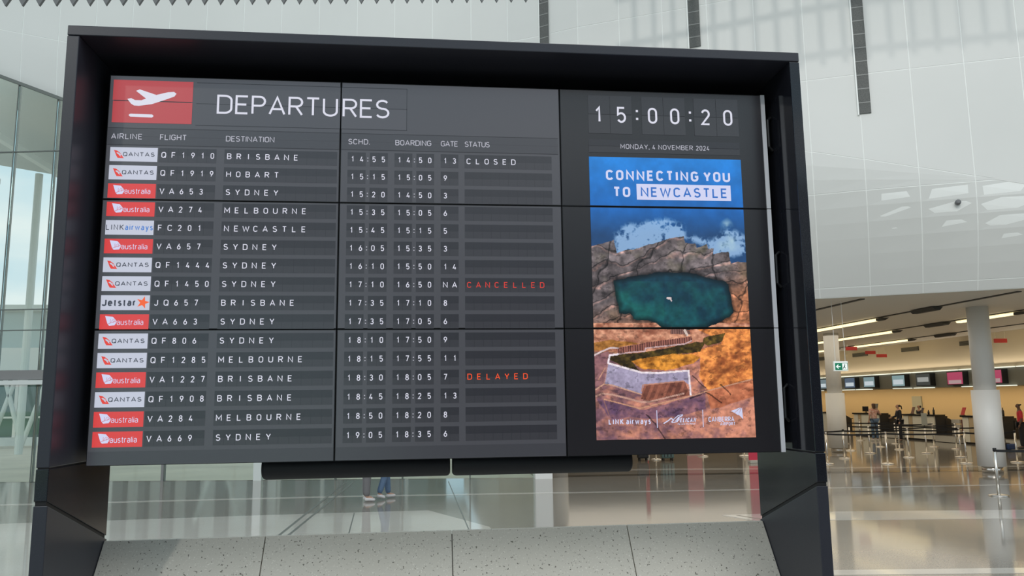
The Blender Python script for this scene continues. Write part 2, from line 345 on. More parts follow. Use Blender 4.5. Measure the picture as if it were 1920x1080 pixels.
# ================================================================== space behind the camera
wf = group_structure('wall_front'); wm = mat('pale entrance wall', (.62, .64, .66, 1), .6); dk = mat('dark unseen wall', (.02, .02, .022, 1), .5)
MB().box(-40, 26.6, -14.3, -14, 5.2, 8.5).build('upper_wall', wm, wf)
MB().box(-1.0, 26.6, -14.3, -14, 0, 5.2).build('dark_wall', dk, wf)  # unseen dark wall, added for a dark reflection in the right screens
for k in range(9):
    MB().box(-40 + k * 4.33 + .05, -40 + (k + 1) * 4.33 - .05, -14.2, -14.17, 0, 5.2).build('pane', M['glass'], wf)
    MB().box(-40 + k * 4.33 - .06, -40 + k * 4.33 + .06, -14.3, -14.1, 0, 5.2).build('mullion', M['lightframe'], wf)
MB().box(-300, 300, -300, -14.4, -.4, -.35).build('ground_behind', mat('green tinted ground', (.45, .60, .44, 1), .9))['kind'] = 'structure'  # unseen ground, its green put in for the reflection in the left screens

# ================================================================== check-in hall shell
ce = group_structure('ceiling')
MB().prism([(3.0, 21.5, 4.43), (9.54, 18.25, 4.43), (21.0, 12.6, 4.43), (21.8, 12.6, 4.43), (21.8, 60, 4.43), (3.0, 60, 4.43)], (0, 0, .25)).build('ceiling_slab', M['ceil'], ce)
MB().box(21.8, 26.6, 10, 60, 4.70, 4.95).build('ceiling_slab', M['ceil'], ce)
MB().box(21.75, 21.85, 12.6, 60, 4.43, 4.95).build('ceiling_step', M['ceil'], ce)
for x, y0 in ((10.7, 18.1), (13.75, 16.7), (16.9, 15.2), (20.2, 13.6)):
    MB().box(x - .06, x + .06, y0, 58, 4.41, 4.43).build('ceiling_slot', M['slotdark'], ce)
for x, spans in ((13.8, ((22.5, 27.0), (31, 36))), (17.0, ((18.6, 20.05), (20.8, 23.4), (26.8, 31.0), (31.2, 36))), (20.25, ((20.0, 24.0), (30.9, 35.2), (37, 41))), (10.7, ((24, 28), (34, 38))), (22.9, ((34.5, 44), (24, 30)))):
    for a, b in spans:
        z = 4.395 if x < 21 else 4.665
        far = 'nearer' if a < 26 else 'farther'; nm_ = {13.8: 'slot nearest the exit sign cords', 17.0: 'second slot from the left', 20.25: 'third slot from the left', 10.7: 'leftmost slot, mostly behind the black frame', 22.9: 'slot above the counters'}[x]
        far = 'nearest' if (x, a) == (17.0, 18.6) else ('farthest' if a > 35.5 or (x, a) == (17.0, 31.2) else far)
        o = thing('strip_light', (x, (a + b) / 2, z), far + ' warm yellow strip light in the ' + nm_, 'ceiling light', 'strip lights in the check-in hall ceiling')
        n = 2
        for i in range(n):
            l0 = a + (b - a) * i / n + .05; l1 = a + (b - a) * (i + 1) / n - .05
            MB().prism([(x - .10, l0, z), (x + .10, l0, z), (x + .07, l0, z - .06), (x - .07, l0, z - .06)], (0, l1 - l0, 0)).build('diffuser', M['lamp'], o)
        MB().prism([(x - .13, a - .3, z), (x + .13, a - .3, z), (x + .06, a - .2, z - .07), (x - .06, a - .2, z - .07)], (0, .3, 0)).build('end_cap', M['slotdark'], o)
for x, y in ((13.7, 20.1), (16.9, 24.3), (20.2, 28.6), (16.9, 37.5)):
    o = MB().prism([(x - .16, y - .5, 4.41), (x + .16, y - .5, 4.41), (x + .07, y - .5, 4.32), (x - .07, y - .5, 4.32)], (0, 1.0, 0)).build('ceiling_fixture', M['slotdark'], None)  # dark boat-shaped diffuser at a gap in the slot
    tag(o, 'dark boat-shaped fixture on the ' + {20.1: 'ceiling slot nearest the white wall', 24.3: 'second ceiling slot, left of the nearest column', 28.6: 'third ceiling slot, left of the nearest column', 37.5: 'second ceiling slot, far end of the hall'}[y], 'ceiling fixture', 'dark fixtures along the ceiling slots')
wr = group_structure('wall_right')
MB().box(24.0, 24.2, 10, 60, 3.18, 4.7).build('upper_wall', M['cream_wall'], wr)
MB().box(24.0, 26.5, 10, 60, 2.42, 3.18).build('bulkhead', M['bulk'], wr)
MB().box(26.4, 26.6, 10, 60, 0, 2.42).build('lit_wall', M['tan'], wr)
for k in range(13):
    y = 26.3 + k * 1.75
    MB().box(23.9, 24.02, y, y + 1.6, 3.16, 3.20).build('edge_light', M['trimlamp'], wr)
    if k % 3 != 1: MB().box(23.9, 24.02, y, y + 1.5, 2.40, 2.435).build('edge_light', M['trimlamp'], wr)
for y0, y1 in ((40.5, 42.0), (36.0, 37.4), (31.6, 33.0), (44.5, 46), (27, 28.4)):
    mb = MB(); mb.box(23.96, 24.0, y0, y1, 4.24, 4.44, 0)
    for q in range(4): mb.box(23.94, 23.97, y0 + .03, y1 - .03, 4.26 + q * .045, 4.275 + q * .045, 1)
    tag(mb.build('air_vent', [M['slotdark'], M['bulk']], None), {40.5: 'short grey air vent on the cream wall, right of the farther column', 36.0: 'long grey air vent on the cream wall, mid-way between the columns', 31.6: 'grey air vent on the cream wall touching the nearest column', 44.5: 'grey air vent on the cream wall beside the black frame', 27: 'grey air vent on the cream wall, out at the right edge'}[y0], 'vent', 'air vents high on the cream wall')
we = group_structure('wall_end')
MB().box(2.9, 26.6, 59.7, 60, 0, 4.7).build('end_wall', M['cream_wall'], we)
MB().box(3.0, 3.3, 21.6, 60, 0, 4.43).build('hall_side_wall', M['cream_wall'], we)

# columns
def column(x, y, lab):
    t = thing('column', (x, y, 0), lab, 'column', None)
    MB().tube([(x, y, 2.18), (x, y, 4.43)], .27, 32).build('shaft', M['white'], t, True)
    MB().tube([(x, y, .17), (x, y, 2.18)], .34, 32).build('sleeve', M['white'], t, True)
    MB().tube([(x, y, 0), (x, y, .17)], .25, 32).build('steel_ring', M['steel'], t, True)
column(15.03, 19.85, 'nearest round white column, right of the board, in front of the counters')
column(15.32, 28.29, 'white column standing just right of the black frame, farther back')
column(4.6, 27.5, 'round white column hidden behind the board, mirrored in the floor')
column(15.4, 36.7, 'farthest round white column of the hall row behind the others')

# ================================================================== counters
def counter(y1, lab, L=2.4):
    y0 = y1; y2 = y1 + L; x = 22.8
    t = thing('check_in_counter', (x, y1, 0), lab, 'counter')
    MB().box(x, x + .06, y0 + .06, y2 - .75, .08, 1.12).build('front_panel', M['counter'], t)
    MB().box(x, x + .06, y2 - .72, y2 - .45, .08, 1.12).build('side_strip', mat('tan strip', (.55, .43, .27, 1), .4), t)
    MB().box(x, x + .06, y2 - .42, y2 - .04, .08, 1.12).build('front_panel', M['counter'], t)
    MB().box(x + .06, x + .62, y0, y2, 0, 1.12).build('body', M['blackp'], t)
    MB().box(x - .06, x + .50, y0 - .03, y2 + .03, 1.12, 1.19).build('worktop', M['worktop'], t)
    MB().prism([(x + .5, y0 - .02, .06), (x + 1.0, y0 - .02, .06), (x + 1.0, y0 - .02, .82), (x + .66, y0 - .02, 1.02), (x + .5, y0 - .02, 1.02)], (0, .05, 0)).build('end_panel', M['blackp'], t)
    MB().box(x + .62, x + 1.15, y0 + .1, y2 - .1, .80, .84).build('staff_desk', M['worktop'], t)
    return t
counter(37.9, 'pale check-in counter where the woman in jeans stands'); counter(33.5, 'pale check-in counter beside the staff woman in black')
counter(29.3, 'pale check-in counter behind the nearest white column'); counter(42.3, 'farthest pale check-in counter, beside the farther column')
for i, y in enumerate((35.95, 31.75, 27.4)):
    t = thing('baggage_scale', (23, y, 0), ('low steel baggage scale with maroon panel left of the middle counter', 'low steel baggage scale with maroon panel between the two right counters', 'low steel baggage scale at the right edge of the hall')[i], 'scale')
    MB().box(22.7, 23.95, y + .06, y + 1.70, .02, .30).build('platform', M['greyp'], t); MB().box(22.68, 23.95, y + .04, y + 1.72, .30, .33).build('conveyor', M['steel'], t)
    MB().box(23.5, 23.55, y + .2, y + .95, .34, .98).build('maroon_panel', M['maroon'], t)
    for k in range(3): MB().box(23.45, 23.55, y + 1.0, y + 1.55, .36 + k * .22, .54 + k * .22).build('label_tray', M['greyp'], t)
# wall screens
def wscreen(y, col, lab, stripe, name='wall_screen'):
    t = thing(name, (24, y, 2.8), lab, 'screen'); w_ = .55
    MB().box(23.74, 24.0, y - w_, y + w_, 2.50, 3.11).build('housing', M['blackp'], t)
    MB().box(23.73, 23.74, y - w_ + .04, y + w_ - .04, 2.54, 3.07).build('display_face', mat('lit face', (.02, .02, .02, 1), .3, emit=col, es=1), t)
    MB().box(23.722, 23.73, y - .42, y + .42, stripe[1], stripe[2]).build('logo_strip', mat('lit strip', (.02, .02, .02, 1), .3, emit=stripe[0], es=1), t)
W1 = srgb(190, 200, 205)
wscreen(45.2, srgb(110, 125, 130), 'grey wall screen far left, partly behind the farther column', (W1, 2.62, 2.82))
wscreen(42.1, srgb(80, 95, 112), 'dark blue-grey wall screen right of the farther column', (W1, 2.62, 2.82))
wscreen(40.15, srgb(120, 142, 145), 'blue-grey wall screen above the woman in jeans', (W1, 2.62, 2.84))
wscreen(37.5, srgb(125, 150, 152), 'pale blue wall screen above the staff woman in black', (srgb(185, 195, 200), 2.62, 2.86))
wscreen(35.5, srgb(58, 62, 60), 'black wall screen with a white logo box above the middle counter', (srgb(150, 152, 148), 2.70, 2.92))
wscreen(33.2, srgb(165, 62, 92), 'pink wall screen left of the nearest white column', (srgb(165, 140, 140), 2.56, 2.72))
wscreen(30.8, srgb(165, 62, 92), 'pink wall screen just right of the nearest white column', (srgb(165, 140, 140), 2.56, 2.72))
for i, (y, z) in enumerate(((38.6, 4.45), (37.0, 4.12), (35.6, 3.82), (28.2, 4.2))):
    x = (19.2, 22, 22.4, 22.2)[i]; y = (33.7, 36.9, 36.6, 28.2)[i]; z = (4.20, 4.20, 4.02, 4.12)[i]
    t = thing('hanging_lane_sign', (x, y, z), ('red hanging lane sign nearest the green exit sign', 'middle small red hanging lane sign of the three', 'right small red hanging lane sign of the three', 'red hanging lane sign at the right edge of the picture')[i], 'sign')
    MB().box(x - .26, x + .26, y - .04, y + .04, z - .08, z + .08).build('sign_body', M['red'], t, bevel=.01)
    for q in (-.2, .2): MB().tube([(x + q, y, z + .08), (x + q, y, 4.43 if x < 21.8 else 4.7)], .008, 6).build('wire', M['steel'], t)
# exit sign
es = thing('exit_sign', (10.15, 18.6, 2.8), 'green and white exit sign with arrow hanging on two cords', 'sign')
ex0, ex1, ez0, ez1, ey = 10.10, 10.46, 2.68, 2.92, 18.6
MB().box(ex0, ex1, ey - .03, ey + .03, ez0, ez1).build('sign_box', mat('sign white', (.8, .82, .8, 1), .4, emit=(.7, .75, .7, 1), es=.35), es, bevel=.006)
MB().box(ex0 + .02, ex1 - .015, ey - .034, ey - .03, ez0 + .02, ez1 - .045).build('green_face', mat('exit green', (.0, .12, .06, 1), .4, emit=(.0, .12, .055, 1), es=.8), es)
wt = mat('sign lettering white', (.8, .82, .8, 1), .4, emit=(.75, .8, .78, 1), es=.6)
mb = MB(); y = ey - .04
cx, cz = ex0 + .095, (ez0 + ez1) / 2 - .012
mb.prism([(cx - .06, y, cz), (cx, y, cz + .055), (cx + .014, y, cz + .04), (cx - .015, y, cz + .012), (cx + .06, y, cz + .012), (cx + .06, y, cz - .012), (cx - .015, y, cz - .012), (cx + .014, y, cz - .04), (cx, y, cz - .055)], (0, .004, 0))
mb.build('arrow', wt, es)
mb = MB(); qx = ex0 + .205
mb.box(qx, ex1 - .03, y, y + .004, ez0 + .03, ez1 - .055, 0); G = M['louvre']
mb.tube([(qx + .06, y - .002, cz + .052), (qx + .06, y - .004, cz + .053)], .014, 8, 1)
mb.prism([(qx + .03, y - .002, cz - .01), (qx + .05, y - .002, cz + .036), (qx + .075, y - .002, cz + .03), (qx + .06, y - .002, cz - .01), (qx + .09, y - .002, cz - .04), (qx + .08, y - .002, cz - .052), (qx + .045, y - .002, cz - .02), (qx + .015, y - .002, cz - .06), (qx + .003, y - .002, cz - .05)], (0, .002, 0), 1)
mb.build('running_figure', [wt, mat('figure green', (.0, .10, .05, 1), .5)], es)
for x in (ex0 + .05, ex1 - .05): MB().tube([(x, ey, ez1), (x, ey, 4.43)], .006, 6).build('cord', M['white'], es)

# ================================================================== stanchions
def stanchion(x, y, lab, first=False):
    t = thing('queue_post', (x, y, 0), lab, 'queue post', None)
    MB().tube([(x, y, 0), (x, y, .018), (x, y, .03), (x, y, .05)], [.19, .19, .15, .045], 28).build('base', M['steel'], t, True)
    MB().tube([(x, y, .04), (x, y, .90)], .030, 16).build('pole', M['steel'], t, True)
    MB().tube([(x, y, .90), (x, y, .96), (x, y, .965)], [.034, .034, .028], 16).build('head', M['blackp'] if (x * 7) % 2 > .9 else M['steel'], t, True)
    return t
def belt(t, a, b):
    mb = MB(); n = 6; d = Vector((b[0] - a[0], b[1] - a[1], 0)); L = d.length; d.normalize(); nn = Vector((-d.y, d.x, 0)) * .003
    for i in range(n):
        def pt(k): return Vector((a[0], a[1], .93 - .03 * 4 * k * (1 - k))) + d * (.03 + (L - .06) * k)
        p, q = pt(i / n), pt((i + 1) / n); h = Vector((0, 0, .05))
        mb.hexa([p - nn - h, q - nn - h, q + nn - h, p + nn - h, p - nn, q - nn, q + nn, p + nn])
    mb.build('belt', M['belt'], t)
rows = [
 [((12.34, 23.49), 'queue post hugging the black frame, nearest row of the lanes'), ((14.02, 23.03), 'bright queue post standing alone in the nearest lane row, mid-hall'), ((16.3, 22.61), 'queue post nearest the column, left of it, front lane row'), ((17.94, 22.58), 'queue post right of the nearest column, front lane row')],
 [((12.2, 25.6), 'queue post in the second lane row, half behind the black frame'), ((13.92, 25.34), 'second-row queue post in front of the farther column'), ((16.12, 25.2), 'second-row queue post standing before the middle counter'), ((17.81, 24.96), 'second-row queue post left of the nearest column')],
 [((16.06, 27.44), 'third-row queue post below the woman in jeans'), ((17.88, 26.88), 'third-row queue post carrying a grey sign plate'), ((20.1, 26.3), 'third-row queue post right of the nearest column, at the edge')],
 [((16.18, 28.98), 'fourth-row queue post just right of the farther column'), ((18.19, 29.01), 'fourth-row queue post below the staff woman'), ((20.31, 28.67), 'fourth-row queue post beside the nearest column, by the red scale')],
 [((18.45, 30.74), 'fifth-row queue post beneath the black counter end'), ((20.36, 30.1), 'fifth-row queue post before the dark end of the middle counter')],
 [((18.3, 33.2), 'sixth-row queue post near the farthest counter'), ((20.28, 32.58), 'sixth-row queue post behind the staff woman')],
 [((20.31, 35.42), 'rearmost queue post with a black head before the far counter')]]
last = None
for r in rows:
    prev = None
    for (x, y), lab in r:
        t = stanchion(x, y, lab)
        if prev: belt(prev[0], prev[1], (x, y))
        prev = (t, (x, y))
        if 'sign plate' in lab:
            MB().box(x - .11, x + .11, y - .02, y + .0, .99, 1.42).build('sign_plate', M['frost'], t, bevel=.01)
            MB().box(x - .015, x + .015, y - .01, y + .01, .96, 1.0).build('sign_stem', M['blackp'], t)
    last = prev
near = stanchion(11.66, 15.29, 'largest queue post, alone in front of the nearest column, belt running right')
t2 = stanchion(14.2, 15.35, 'queue post outside the right edge of the picture'); belt(near, (11.66, 15.29), (14.2, 15.35))
ga = stanchion(7.83, 26.6, 'left queue post glimpsed under the display, black tube beside it'); gb = stanchion(9.84, 27.59, 'middle queue post glimpsed under the display'); gc = stanchion(11.31, 27.43, 'right queue post glimpsed under the display, by the frame')
belt(ga, (7.83, 26.6), (9.84, 27.59)); belt(gb, (9.84, 27.59), (11.31, 27.43))

# luggage and banners glimpsed under the display
def suitcase(x, y, w_, d, h, mt, lab, wheels=True):
    t = thing('suitcase', (x, y, 0), lab, 'suitcase')
    MB().box(x - w_ / 2, x + w_ / 2, y - d / 2, y + d / 2, .08, h).build('shell', mt, t, bevel=.035)
    for i in range(3): MB().box(x - w_ / 2 + .06 + i * (w_ - .12) / 2.6, x - w_ / 2 + .09 + i * (w_ - .12) / 2.6, y - d / 2 - .006, y - d / 2 + .01, .12, h - .06).build('rib', M['blackp'], t)
    for sx in (-1, 1):
        for sy in (-1, 1): MB().tube([(x + sx * (w_ / 2 - .06) - .015, y + sy * (d / 2 - .05), .04), (x + sx * (w_ / 2 - .06) + .015, y + sy * (d / 2 - .05), .04)], .04, 12).build('wheel', M['blackp'], t)
    MB().tube([(x - .12, y + d / 2 - .03, h - .02), (x - .12, y + d / 2 - .03, h + .3), (x + .12, y + d / 2 - .03, h + .3), (x + .12, y + d / 2 - .03, h - .02)], .012, 8).build('pull_handle', M['steel'], t)
suitcase(8.1, 26.2, .42, .28, .68, mat('grey green shell', (.10, .16, .15, 1), .35), 'grey-green wheeled suitcase glimpsed under the display')
suitcase(7.30, 26.35, .36, .26, .55, M['blackp'], 'black wheeled bag right of the black tube under the display')
def banner(x, y, w_, mt, lab):
    t = thing('banner_stand', (x, y, 0), lab, 'banner')
    MB().box(x - w_ / 2, x + w_ / 2, y - .12, y + .12, 0, .09).build('foot', M['greyp'], t, bevel=.01); MB().box(x - w_ / 2, x + w_ / 2, y - .01, y + .01, .09, 2.0).build('banner_sheet', mt, t)
    MB().tube([(x - w_ / 2, y, 2.0), (x + w_ / 2, y, 2.0)], .015, 8).build('top_rod', M['steel'], t)
banner(10.45, 24.5, .42, mat('crimson', (.65, .05, .10, 1), .5), 'crimson banner stand beside the frame, glimpsed under the display')
banner(7.8, 27.6, .14, M['red'], 'narrow red banner behind the suitcase, glimpsed under the display')
banner(10.2, 29.5, .6, M['pink'], 'pale pink banner farther back, glimpsed under the display')

# counter-top items
def mon(x, y, lab):
    t = thing('monitor', (x, y, 1.19), lab, 'monitor')
    MB().box(x - .015, x + .015, y - .27, y + .27, 1.26, 1.52).build('screen', M['blackp'], t, bevel=.008); MB().box(x + .015, x + .04, y - .03, y + .03, 1.2, 1.4).build('neck', M['blackp'], t)
    MB().box(x - .06, x + .08, y - .1, y + .1, 1.19, 1.205).build('foot', M['blackp'], t)
mon(23.15, 39.7, 'black monitor on the counter left of the woman in jeans'); mon(23.15, 42.9, 'small black monitor on the farthest counter')
def holder(x, y, h, w_, mt, lab, tilt=.12):
    t = thing('sign_holder', (x, y, 1.19), lab, 'sign holder')
    MB().prism([(x - .01, y - w_ / 2, 1.20), (x + .01, y - w_ / 2, 1.20), (x + .01 + tilt, y - w_ / 2, 1.20 + h), (x - .01 + tilt, y - w_ / 2, 1.20 + h)], (0, w_, 0)).build('plate', mt, t)
    MB().box(x - .05, x + .06, y - w_ / 2, y + w_ / 2, 1.19, 1.205).build('foot', M['blackp'], t)
holder(23.0, 31.9, .32, .22, M['red'], 'red sign holder on the counter left of the nearest column')
holder(23.0, 35.45, .32, .2, mat('brown card', (.16, .07, .045, 1), .5), 'brown sign holder on the middle counter, left one')
holder(23.0, 34.75, .28, .16, mat('dark card', (.05, .03, .03, 1), .5), 'dark sign holder on the middle counter, right of the brown one')
holder(23.1, 38.75, .46, .34, mat('grey card', (.18, .17, .14, 1), .5), 'square grey sign on the counter right of the woman')
def bottle(x, y, h, mt, lab):
    o = MB().tube([(x, y, 1.19), (x, y, 1.19 + h * .6), (x, y, 1.19 + h * .75), (x, y, 1.19 + h)], [.045, .045, .018, .018], 12).build('bottle', mt, None, True); tag(o, lab, 'bottle')
bottle(23.0, 34.2, .2, M['blackp'], 'short black bottle on the right end of the middle counter'); bottle(23.05, 33.9, .32, M['slotdark'], 'tall dark bottle on the right end of the middle counter')
bottle(23.1, 29.6, .34, M['slotdark'], 'dark bottle on the counter right of the nearest column')
o = MB().box(26.33, 26.4, 39.7, 40.5, 1.05, 2.02).build('wall_poster', M['frost'], None); tag(o, 'tall grey framed poster on the tan lit wall', 'poster')
t = thing('travel_bag', (21.2, 27.3, 0), 'black travel bag with blue top lying right of the nearest column', 'bag')
MB().box(20.9, 21.35, 27.1, 27.5, 0, .30).build('bag_body', M['blackp'], t, bevel=.05); MB().box(21.15, 21.5, 27.0, 27.3, .05, .26).build('blue_pouch', mat('blue fabric', (.02, .05, .16, 1), .7), t, bevel=.05)

# ================================================================== people
SK = mat('skin', (.46, .27, .19, 1), .5); SK2 = mat('dark skin', (.14, .07, .045, 1), .5)
def skin_mesh(name, verts, edges, rad, mt, parent, sub=2):
    me = bpy.data.meshes.new(name); me.from_pydata(verts, edges, []); me.materials.append(mt)
    o = bpy.data.objects.new(name, me); C.objects.link(o); o.parent = parent
    o.modifiers.new('skin', 'SKIN'); 
    for i, r in enumerate(rad):
        r = r if isinstance(r, tuple) else (r, r); me.skin_vertices[0].data[i].radius = r
    me.skin_vertices[0].data[0].use_root = True
    s = o.modifiers.new('sub', 'SUBSURF'); s.levels = sub; s.render_levels = sub
    o.modifiers['skin'].use_smooth_shade = True
    return o
def person(loc, rz, lab, top, legs, hair, shoe, sk=SK, h=1.0, J=None, sleeve='short', longhair=0, pony=False, apron=None):
    t = thing('person', loc, lab, 'person'); t.rotation_euler = (0, 0, rz); t.scale = (h, h, h)
    j = dict(pel=(0, 0, .96), waist=(0, 0, 1.10), chest=(0, .0, 1.28), uch=(0, 0, 1.40), neck=(0, .01, 1.49), chin=(0, .03, 1.55), head=(0, .02, 1.63), crown=(0, .01, 1.70), nose=(0, .125, 1.60),
             shL=(-.17, 0, 1.40), shR=(.17, 0, 1.40), elL=(-.22, -.02, 1.13), elR=(.22, -.02, 1.13), wrL=(-.23, .06, .90), wrR=(.23, .06, .90),
             hiL=(-.09, 0, .92), hiR=(.09, 0, .92), knL=(-.10, .01, .50), knR=(.10, .01, .50), anL=(-.10, 0, .09), anR=(.10, 0, .09), toL=(-.12, .15, .035), toR=(.12, .15, .035))
    if J: j.update(J)
    R = dict(pel=(.14, .10), waist=(.12, .085), chest=(.14, .10), uch=(.12, .09), neck=.05, chin=.065, head=(.082, .098), crown=.06, nose=.016, sh=.055, el=.040, wr=.028, hi=.08, kn=.055, an=.038, to=.035)
    def mk(name, keys, edges, grow, mt, rr=None):
        idx = {k: i for i, k in enumerate(keys)}
        rad = []
        for k in keys:
            r = (rr or {}).get(k, (rr or {}).get(k[:2], R.get(k, R.get(k[:2])))); r = r if isinstance(r, tuple) else (r, r); rad.append((r[0] + grow, r[1] + grow))
        return skin_mesh(name, [j[k] for k in keys], [(idx[a], idx[b]) for a, b in edges], rad, mt, t)
    mk('body', list(j), [('pel', 'waist'), ('waist', 'chest'), ('chest', 'uch'), ('uch', 'neck'), ('neck', 'chin'), ('chin', 'head'), ('head', 'crown'), ('head', 'nose'), ('uch', 'shL'), ('uch', 'shR'), ('shL', 'elL'), ('elL', 'wrL'), ('shR', 'elR'), ('elR', 'wrR'),
        ('pel', 'hiL'), ('pel', 'hiR'), ('hiL', 'knL'), ('knL', 'anL'), ('anL', 'toL'), ('hiR', 'knR'), ('knR', 'anR'), ('anR', 'toR')], 0, sk)
    mk('trousers', ['pel', 'hiL', 'hiR', 'knL', 'knR', 'anL', 'anR'], [('pel', 'hiL'), ('pel', 'hiR'), ('hiL', 'knL'), ('knL', 'anL'), ('hiR', 'knR'), ('knR', 'anR')], .018, legs, {'an': .045, 'kn': .06})
    ks = ['pel', 'waist', 'chest', 'uch', 'shL', 'shR', 'elL', 'elR']; es_ = [('pel', 'waist'), ('waist', 'chest'), ('chest', 'uch'), ('uch', 'shL'), ('uch', 'shR'), ('shL', 'elL'), ('shR', 'elR')]
    if sleeve == 'long': ks += ['wrL', 'wrR']; es_ += [('elL', 'wrL'), ('elR', 'wrR')]
    mk('shirt', ks, es_, .016, top)
    hd = Vector(j['head'])
    V = [hd + Vector((0, -.03, .05)), hd + Vector((0, -.05, -.02))]; E_ = [(0, 1)]; RR = [(.095, .09), (.085, .07)]
    if longhair: V.append(hd + Vector((0, -.07, -longhair))); E_.append((1, 2)); RR.append((.08, .035))
    if pony: V += [hd + Vector((0, -.15, .0)), hd + Vector((0, -.17, -.16))]; E_ += [(1, len(V) - 2), (len(V) - 2, len(V) - 1)]; RR += [.03, .02]
    skin_mesh('hair', V, E_, RR, hair, t)
    for s_ in 'LR':
        a, b = Vector(j['an' + s_]), Vector(j['to' + s_]); d = (b - a); d.z = 0; d = d.normalized() if d.length > .01 else Vector((0, 1, 0))
        z = min(a.z, b.z + .05)
        he = a - d * .05; he.z = a.z - .04; to = b + d * .02
        skin_mesh('shoe', [he, a + d * .03 + Vector((0, 0, -.035)), to], [(0, 1), (1, 2)], [(.045, .045), (.048, .045), (.042, .03)], shoe, t)
        w_ = Vector(j['wr' + s_]); e_ = Vector(j['el' + s_]); ax = (w_ - e_).normalized(); sd = ax.cross(Vector((0, 1, 0.01))).normalized() * (1 if s_ == 'L' else -1); up = ax.cross(sd).normalized()
        mb = MB(); mb.tube([w_ - ax * .01, w_ + ax * .05, w_ + ax * .095], [.024, .034, .030], 8)
        for q, L in ((-1.5, .065), (-.5, .08), (.5, .085), (1.5, .075)):
            p0 = w_ + ax * .09 + sd * q * .016; mb.tube([p0, p0 + ax * L * .55, p0 + ax * L * .9 + up * .02], [.0085, .008, .006], 6)
        p0 = w_ + ax * .03 + sd * .026; mb.tube([p0, p0 + sd * .028 + ax * .03, p0 + sd * .032 + ax * .06], [.011, .010, .007], 6)
        mb.v = [tuple(Vector(v) + Vector(loc)) for v in mb.v]
        mb.build('hand', sk, t, True)
    return t
navy = mat('black uniform', (.012, .013, .02, 1), .7); jean = mat('blue denim', (.12, .19, .30, 1), .8, noise=(40, (.09, .15, .25, 1), .3, .7)); greyt = mat('grey cotton', (.17, .165, .17, 1), .85)
brownh = mat('brown hair', (.09, .05, .03, 1), .6); blackh = mat('dark hair', (.02, .014, .012, 1), .6); wsh = mat('white shoe', (.62, .60, .60, 1), .5); bsh = mat('black shoe', (.02, .02, .02, 1), .4)
pinkt = mat('pink patterned top', (.62, .30, .24, 1), .8, noise=(14, (.75, .55, .48, 1), .42, .58)); teal = mat('grey green shirt', (.2, .25, .25, 1), .8)
person((-1.22, 17.15, 0), -1.35, 'person in grey trousers and pale shoes seen under the display, left one', teal, greyt, blackh, wsh, h=1.05)
person((-.86, 17.5, 0), -1.2, 'person in slim blue jeans and white trainers stepping right under the display', mat('cream top', (.6, .56, .5, 1), .8), jean, brownh, wsh, longhair=.2,
       J=dict(knL=(-.09, .08, .50), anL=(-.09, .12, .09), toL=(-.10, .27, .05), knR=(.09, -.02, .5), anR=(.09, -.15, .12), toR=(.10, -.03, .035)))
person((20.75, 34.9, 0), .0, 'woman with long brown hair in pink top and jeans at counter', pinkt, jean, brownh, wsh, longhair=.22, h=1.02, J=dict(elR=(.30, .08, 1.22), wrR=(.46, .25, 1.20)))
person((21.35, 33.9, 0), 1.3, 'staff woman with ponytail in black uniform facing the woman in jeans', navy, navy, blackh, bsh, pony=True, sleeve='long', h=.98, J=dict(elR=(.20, .08, 1.15), wrR=(.12, .28, 1.10)))
person((24.35, 36.9, 0), 1.6, 'staff member in dark uniform behind the middle counter', navy, navy, blackh, bsh, sleeve='long', h=.93, longhair=.08)
person((22.45, 27.9, 0), 1.0, 'person in bright red shirt cut by the right edge of the picture', mat('red shirt', (.60, .03, .05, 1), .7), navy, blackh, bsh, sk=SK2, h=1.0)

# ================================================================== roof louvre at the top edge
lat = group_structure('ceiling_lattice')      # light roof lattice above the picture; its bars break up the sun on the wall
for k in range(24):
    q = wall_pt(-4 + k * .5, 11, 0) + Vector((-2.4, -4.0, 0)); MB().box(q.x - .05, q.x + .05, q.y - .05, q.y + .05, 12.6, 15.3).build('lattice_bar', M['louvre'], lat)
for z in (12.7, 13.9, 15.2):
    a, b = wall_pt(-4.5, 11, 0) + Vector((-2.4, -4.0, 0)), wall_pt(8, 11, 0) + Vector((-2.4, -4.0, 0))
    MB().tube([(a.x, a.y, z), (b.x, b.y, z)], .09, 10).build('lattice_rail', M['louvre'], lat)
lo = group_structure('ceiling_louvre')
for k in range(40):
    x = -7.6 + k * .243; y = 12.0; zt = 8.04 + (x + 7.6) * .055
    MB().prism([(x, y, zt), (x + .11, y, zt + .20), (x - .11, y, zt + .20)], (0, .05, 0)).build('baffle', M['louvre'], lo)
MB().box(-8.2, 2.4, 12.0, 12.5, 8.9, 9.2).build('louvre_beam', M['louvre'], lo)

